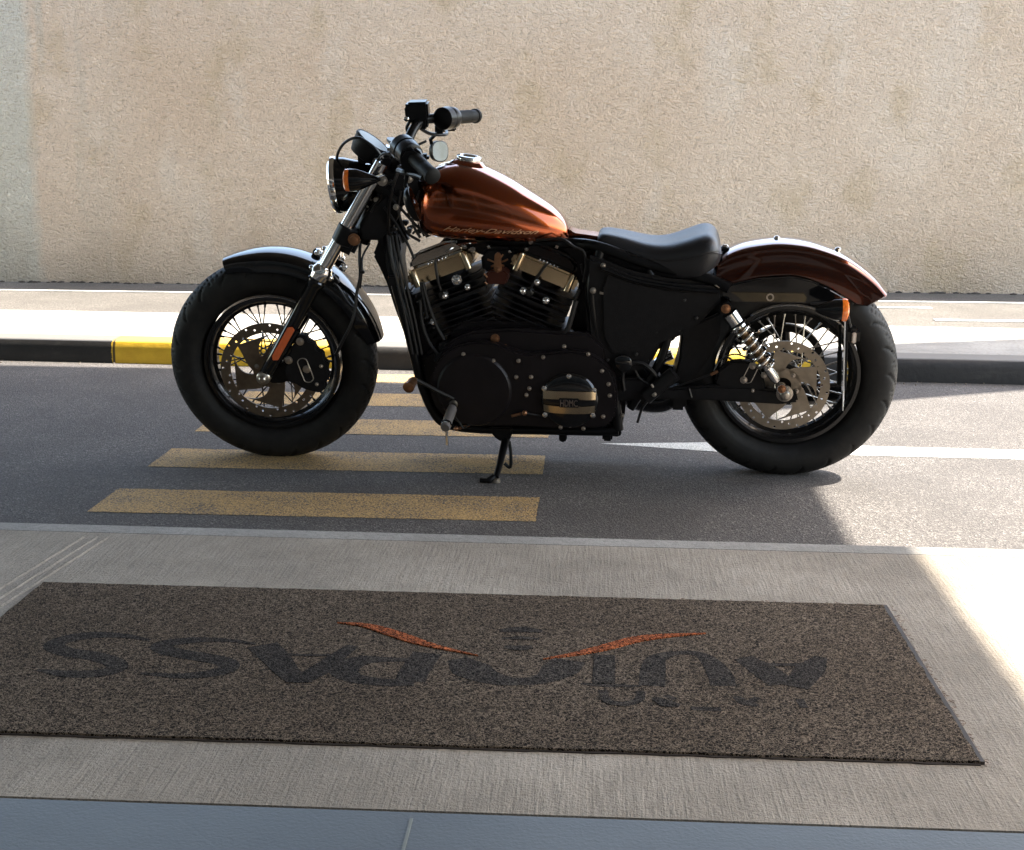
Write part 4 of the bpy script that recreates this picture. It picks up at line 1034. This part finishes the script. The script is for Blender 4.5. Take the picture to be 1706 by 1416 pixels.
# primary cover
b = MB()
out_ = [(716, 640), (722, 612), (738, 590), (760, 577), (790, 570), (822, 572), (850, 582), (880, 590), (915, 588), (950, 585), (985, 592), (1012, 612), (1026, 640), (1028, 680), (1018, 704), (995, 713), (930, 714), (860, 710), (800, 710), (760, 704), (735, 690), (720, 668)]
sm = spline([(*p, 0) for p in out_+[out_[0]]], 3)[:-1]
plate(b, [(p.x, p.y) for p in sm], .165, .09, .010)
pc = b.build('primary_cover', BOXDK, ec)
b = MB(); c = P(790, 650, .165); b.lathe(c-Yv*.004, Yv, [(0, .112), (.006, .110), (.012, .104), (.013, .09), (.011, .02)], 56); b.build('alternator_bulge', BOXDK, pc)
b = MB()
for x, y in ((772, 590), (822, 601), (864, 601), (905, 595), (783, 614), (758, 632), (860, 628), (885, 628), (882, 647), (877, 658), (940, 577), (980, 590), (766, 648), (1003, 618), (1014, 640), (1016, 659), (782, 684), (1005, 694), (950, 709), (972, 714), (934, 712), (1037, 692)):
    bolt(b, P(x, y, .166 if x < 1030 else .12), .0042, .0035)
b.each('cover_bolt', BOLT, pc)
b = MB(); bolt(b, P(825, 564, .137), .009, .004); plate(b, [(806, 572), (844, 574), (844, 579), (806, 578)], .14, .135, .001); b.build('timing_plug', COPPER, pc)
# derby cover, two raised bars and its initials
c = P(949, 666, .166); DR = .083
b = MB(); b.lathe(c-Yv*.003, Yv, [(0, DR), (.007, DR), (.012, DR-.004), (.015, DR-.012), (.019, DR-.03), (.0215, .02), (.022, .001)], 64); dc = b.build('derby_cover', GLOSS, pc)
for y0, y1 in ((.006, .030), (-.034, -.012)):
    b = MB(); top = []; bot = []
    for q in range(25):
        t = -1+2*q/24; ww0 = y0; ww1 = y1
        xr = min(math.sqrt(DR**2-ww0**2), math.sqrt(DR**2-ww1**2))*.985
        xx = t*xr; f_ = lambda x_, z_: .0195-.015*((x_*x_+z_*z_)/(DR*DR))**2
        crv = -.004*(1-t*t)*(1 if y0 > 0 else -1)*-1
        top.append(Vector((c.x+xx, c.y+f_(xx, ww1)+.004, c.z+ww1+crv*.5))); bot.append(Vector((c.x+xx, c.y+f_(xx, ww0)+.004, c.z+ww0-crv*-.5)))
    b.grid([[t_, t_-Yv*.008, b_-Yv*.008, b_] for t_, b_ in zip(top, bot)], True); b.build('trim_bar', ALU, dc)
b = MB(); b.prism([(-.029, -.014), (.029, -.014), (.029, .014), (-.029, .014)], c+Yv*.016+Vector((0, 0, -.002)), (1, 0, 0), (0, 0, 1), (0, 1, 0), .011, .002); pl_ = b.build('name_plate', GLOSS, dc)
me = text_mesh('HDMC', .030, 0, .0006); xs = [v.co.x for v in me.vertices]; mx = (min(xs)+max(xs))/2; ys = [v.co.y for v in me.vertices]; my = (min(ys)+max(ys))/2; kx = .050/(max(xs)-min(xs))
for v in me.vertices: v.co = Vector((c.x-(v.co.x-mx)*kx, c.y+.0275+v.co.z, c.z-.002+(v.co.y-my)*.95))
me.materials.clear(); me.materials.append(EMBOSS); lt = bpy.data.objects.new('initials', me); C.objects.link(lt); lt.parent = dc
b = MB()
for x, y in ((948, 627), (907, 647), (990, 650), (908, 691), (988, 692)): bolt(b, P(x, y, .176), .0052, .004)
b.each('derby_bolt', CHROME, pc)
# side cover / battery box under the seat
b = MB(); plate(b, [(976, 425), (1000, 432), (1050, 452), (1120, 466), (1190, 470), (1204, 480), (1206, 500), (1185, 520), (1160, 545), (1136, 556), (1128, 566), (1100, 578), (1085, 605), (1070, 622), (1030, 625), (1000, 610), (980, 580), (974, 500)], .125, -.12, .012)
plate(b, [(1136, 548), (1200, 520), (1200, 560), (1180, 600), (1150, 640), (1120, 640), (1131, 600)], .09, -.09, .006)
sc_ = b.build('side_cover', WRINKLE, bike)
b = MB(); bolt(b, P(1005, 442, .127), .005); bolt(b, P(988, 484, .127), .006); plate(b, [(999, 486), (1020, 490), (1020, 493), (999, 490)], .128, .124, .0005); plate(b, [(1190, 475), (1197, 474), (1208, 479), (1198, 480)], .128, .124, .0005); b.each('cover_fastener', STEEL, sc_)
# clutter behind the primary: pivot, hoses, solenoid
b = MB(); plate(b, [(1035, 600), (1075, 610), (1100, 640), (1095, 668), (1060, 676), (1045, 680)], .08, -.08, .01)
b.tube([P(1075, 662, .13), P(1124, 622, .13)], .022, 14); b.build('starter_motor', WRINKLE, ec)
b = MB(); b.tube([P(1078, 658, .14), P(1090, 650, .14)], .008, 8); b.tube([P(1085, 640, .145), P(1093, 652, .145)], .004, 8); bolt(b, P(1090, 657, .15), .005); b.each('pivot_fitting', STEEL, ec)
b = MB(); b.tube(spline([P(1040, 650, .13), P(1038, 625, .13), P(1048, 608, .13), P(1066, 604, .13), P(1085, 616, .13), P(1100, 636, .12)], 6), .006, 8)
b.tube(spline([P(1055, 610, .12), P(1066, 630, .12), P(1085, 642, .12)], 6), .004, 8); b.tube(spline([P(1062, 704, .12), P(1070, 680, .12), P(1082, 664, .12)], 5), .004, 8); b.each('oil_line', WIRE, ec)
# exhaust on the far side
b = MB(); b.tube(spline([P(1040, 640, -.17), P(1060, 662, -.18), P(1100, 668, -.18), P(1135, 652, -.18), P(1180, 640, -.18), (P(1300, 655, -.18)), P(1400, 655, -.18)], 8), .038, 20)
b.tube(spline([P(700, 530, -.12), P(720, 600, -.17), P(800, 660, -.18), P(940, 665, -.18), P(1040, 655, -.18)], 6), .024, 16); b.build('exhaust', GLOSS, bike)
b = MB(); b.tube(spline([P(1096, 636, -.13), P(1092, 612, -.13), P(1104, 597, -.13), P(1120, 590, -.13)], 6), .016, 14); b.build('heat_shield', CHROME, bike)
# footpeg, shift lever, kickstand
b = MB(); b.lathe(P(756, 672, .17), (P(744, 708, .30)-P(756, 672, .17)), [(0, .012), (.02, .012)], 16); peg0 = P(756, 674, .18); peg1 = P(743, 709, .30); dpg = (peg1-peg0).normalized(); LP = (peg1-peg0).length
b.tube([P(752, 662, .12), peg0], .012, 12); fp = b.build('footpeg', STEEL, bike)
b = MB(); b.lathe(peg0+dpg*.02, dpg, [(0, .009), (.004, .0135)]+[(.01+k*.01+e_, .0128 if e_ else .0145) for k in range(int((LP-.03)/.01)) for e_ in (0, .005)]+[(LP-.012, .0145), (LP-.006, .012)], 24); b.build('peg_rubber', simple('peg_rubber_grey', (.10, .09, .085), .5), fp)
b = MB(); b.lathe(peg1-dpg*.008, dpg, [(0, .0165), (.010, .0165), (.014, .010), (.016, .002)], 8); b.tube([P(744, 712, .295), P(745, 741, .295)], [.0035, .005], 10); b.build('peg_end', CHROME, fp)
b = MB(); b.tube(spline([P(756, 664, .17), P(730, 652, .18), P(708, 640, .185), P(694, 633, .19)], 5), [.005]*6+[.006]*10, 8); b.tube([P(757, 690, .17), P(772, 714, .17), P(784, 706, .17)], .004, 8); sh = b.build('shift_lever', DARKM, bike)
b = MB(); b.lathe(P(690, 632, .19), P(680, 646, .24)-P(690, 632, .19), [(0, .009), (.012, .014), (.035, .014), (.04, .017), (.052, .017), (.056, .008)], 10); b.build('shift_peg', COPPER, sh)
b = MB(); b.tube([P(852, 693, .175), P(868, 689, .175)], .0045, 8); b.ball(P(874, 688, .178), .0085); b.tube([P(888, 703, .16), P(905, 699, .16)], .0045, 8); b.tube([P(762, 714, .16), P(782, 708, .16)], .005, 8); b.ball(P(760, 714, .165), .008); b.each('shift_linkage', COPPER, sh)
b = MB(); b.tube([P(874, 688, .175), P(940, 700, .15)], .003, 6); b.build('link_rod', DARKM, sh)
b = MB(); plate(b, [(815, 712), (854, 712), (852, 728), (846, 736), (834, 736), (822, 728)], .13, .07, .004)
foot = MBK.inverted() @ Vector((*G(826, 804, .0), .006)); top = P(843, 730, .115)
b.tube([top, (top*.35+foot*.65), foot+Vector((0, 0, .01))], [.013, .010, .009], 12); 
gn = MBK.inverted().to_3x3() @ Vector((0, 0, 1)); b.tube(spline([foot+gn*.012+Vector((.005, 0, 0)), foot+gn*.004+Vector((.02, .01, 0)), foot+gn*.004+Vector((.045, .012, 0))], 4), [.010]*5+[.007]*4, 10)
b.tube(spline([P(848, 735, .10), P(851, 755, .11), P(850, 778, .12), P(840, 772, .12)], 5), .005, 8); ks = b.build('kickstand', BLK, bike)
b = MB(); b.lathe(foot+gn*.0, gn, [(-.005, .013), (.004, .013), (.008, .009)], 12); b.build('stand_foot', STEEL, ks)
b = MB(); plate(b, [(740, 705), (760, 712), (1033, 712), (1036, 724), (1030, 728), (950, 722), (860, 718), (800, 718), (750, 714)], .10, -.10, .003); plate(b, [(931, 718), (944, 718), (944, 734), (941, 737), (934, 737), (931, 734)], .10, .07, .003); b.build('lower_frame_rail', BLK, frm)
# regulator / horn at the front of the engine
b = MB(); plate(b, [(726, 575), (760, 562), (775, 580), (772, 600), (745, 612), (722, 608)], .11, -.05, .008); b.build('oil_filter', GLOSS, ec)

# belt drive and guard on the far side of the rear wheel
b = MB(); pc_ = Vector((RC.x, -.095, RC.z)); b.ring(pc_, Yv, [(-.014, .118), (-.014, .098), (.014, .098), (.014, .118)], 64)
for k in range(5):
    a = k*2*math.pi/5+.3; d = Vector((math.cos(a), 0, math.sin(a))); b.tube([pc_+d*.03, pc_+d*.1], [.02, .012], 8)
b.build('belt_pulley', BLK, sw)
b = MB(); plate(b, [(1190, 505), (1260, 507), (1400, 512), (1402, 548), (1392, 560), (1372, 545), (1358, 552), (1340, 541), (1308, 538), (1302, 562), (1292, 566), (1290, 541), (1276, 543), (1255, 556), (1230, 575), (1195, 600)], -.100, -.112, .003); b.build('belt_guard', BLK, sw)

# raised panels, rails and brackets that break up the side cover
b = MB(); plate(b, [(1012, 455), (1052, 470), (1110, 482), (1150, 486), (1132, 530), (1096, 556), (1060, 585), (1020, 590), (1004, 560), (1002, 480)], .132, .120, .005); b.build('battery_door', WRINKLE, sc_)
b = MB(); b.tube(spline([P(1002, 447, .13), P(1060, 468, .13), P(1130, 480, .13), P(1198, 486, .13)], 6), .006, 8); b.build('cover_rail', BLK, sc_)
for x, y in ((1140, 500), (1060, 590), (1012, 600), (1160, 530)):
    b = MB(); bolt(b, P(x, y, .127), .004); b.build('cover_fastener', DARKM, sc_)
b = MB(); b.lathe(P(1038, 604, .13), Yv, [(0, .026), (.01, .026), (.014, .02), (.016, .004)], 28); b.build('filler_plug', GLOSS, ec)

# more fittings crowding the steering head, seen as small glints in the dark
b = MB()
for k in range(16):
    x = random.uniform(648, 700); y = random.uniform(318, 395); b.box(P(x, y, random.uniform(.06, .09)), (random.uniform(.008, .022), .02, random.uniform(.006, .016)), .002, Matrix.Rotation(random.uniform(-.9, .9), 3, 'Y'))
b.each('frame_fitting', DARKM, frm)
b = MB()
for px_ in ([(652, 330), (672, 352), (690, 372), (712, 392)], [(640, 345), (660, 372), (676, 400), (690, 430)], [(700, 318), (690, 345), (688, 372), (700, 396)], [(668, 318), (664, 350), (676, 385), (700, 402)]):
    b.tube(spline([P(x, y, .085) for x, y in px_], 6), .0042, 8)
b.each('wiring_loom', WIRE, frm)
b = MB()
for px_ in ([(704, 470), (712, 500), (726, 540), (740, 566)], [(700, 500), (704, 540), (716, 572), (730, 590)]):
    b.tube(spline([P(x, y, .12) for x, y in px_], 6), .005, 8)
b.tube(spline([P(x, y, .12) for x, y in [(960, 500), (952, 530), (944, 552), (930, 560)]], 6), .008, 8)
b.each('oil_hose', WIRE, ec)
b = MB(); plate(b, [(690, 335), (706, 322), (716, 350), (722, 392), (706, 398), (694, 372)], .05, -.05, .006); b.build('ignition_bracket', BLK, frm)
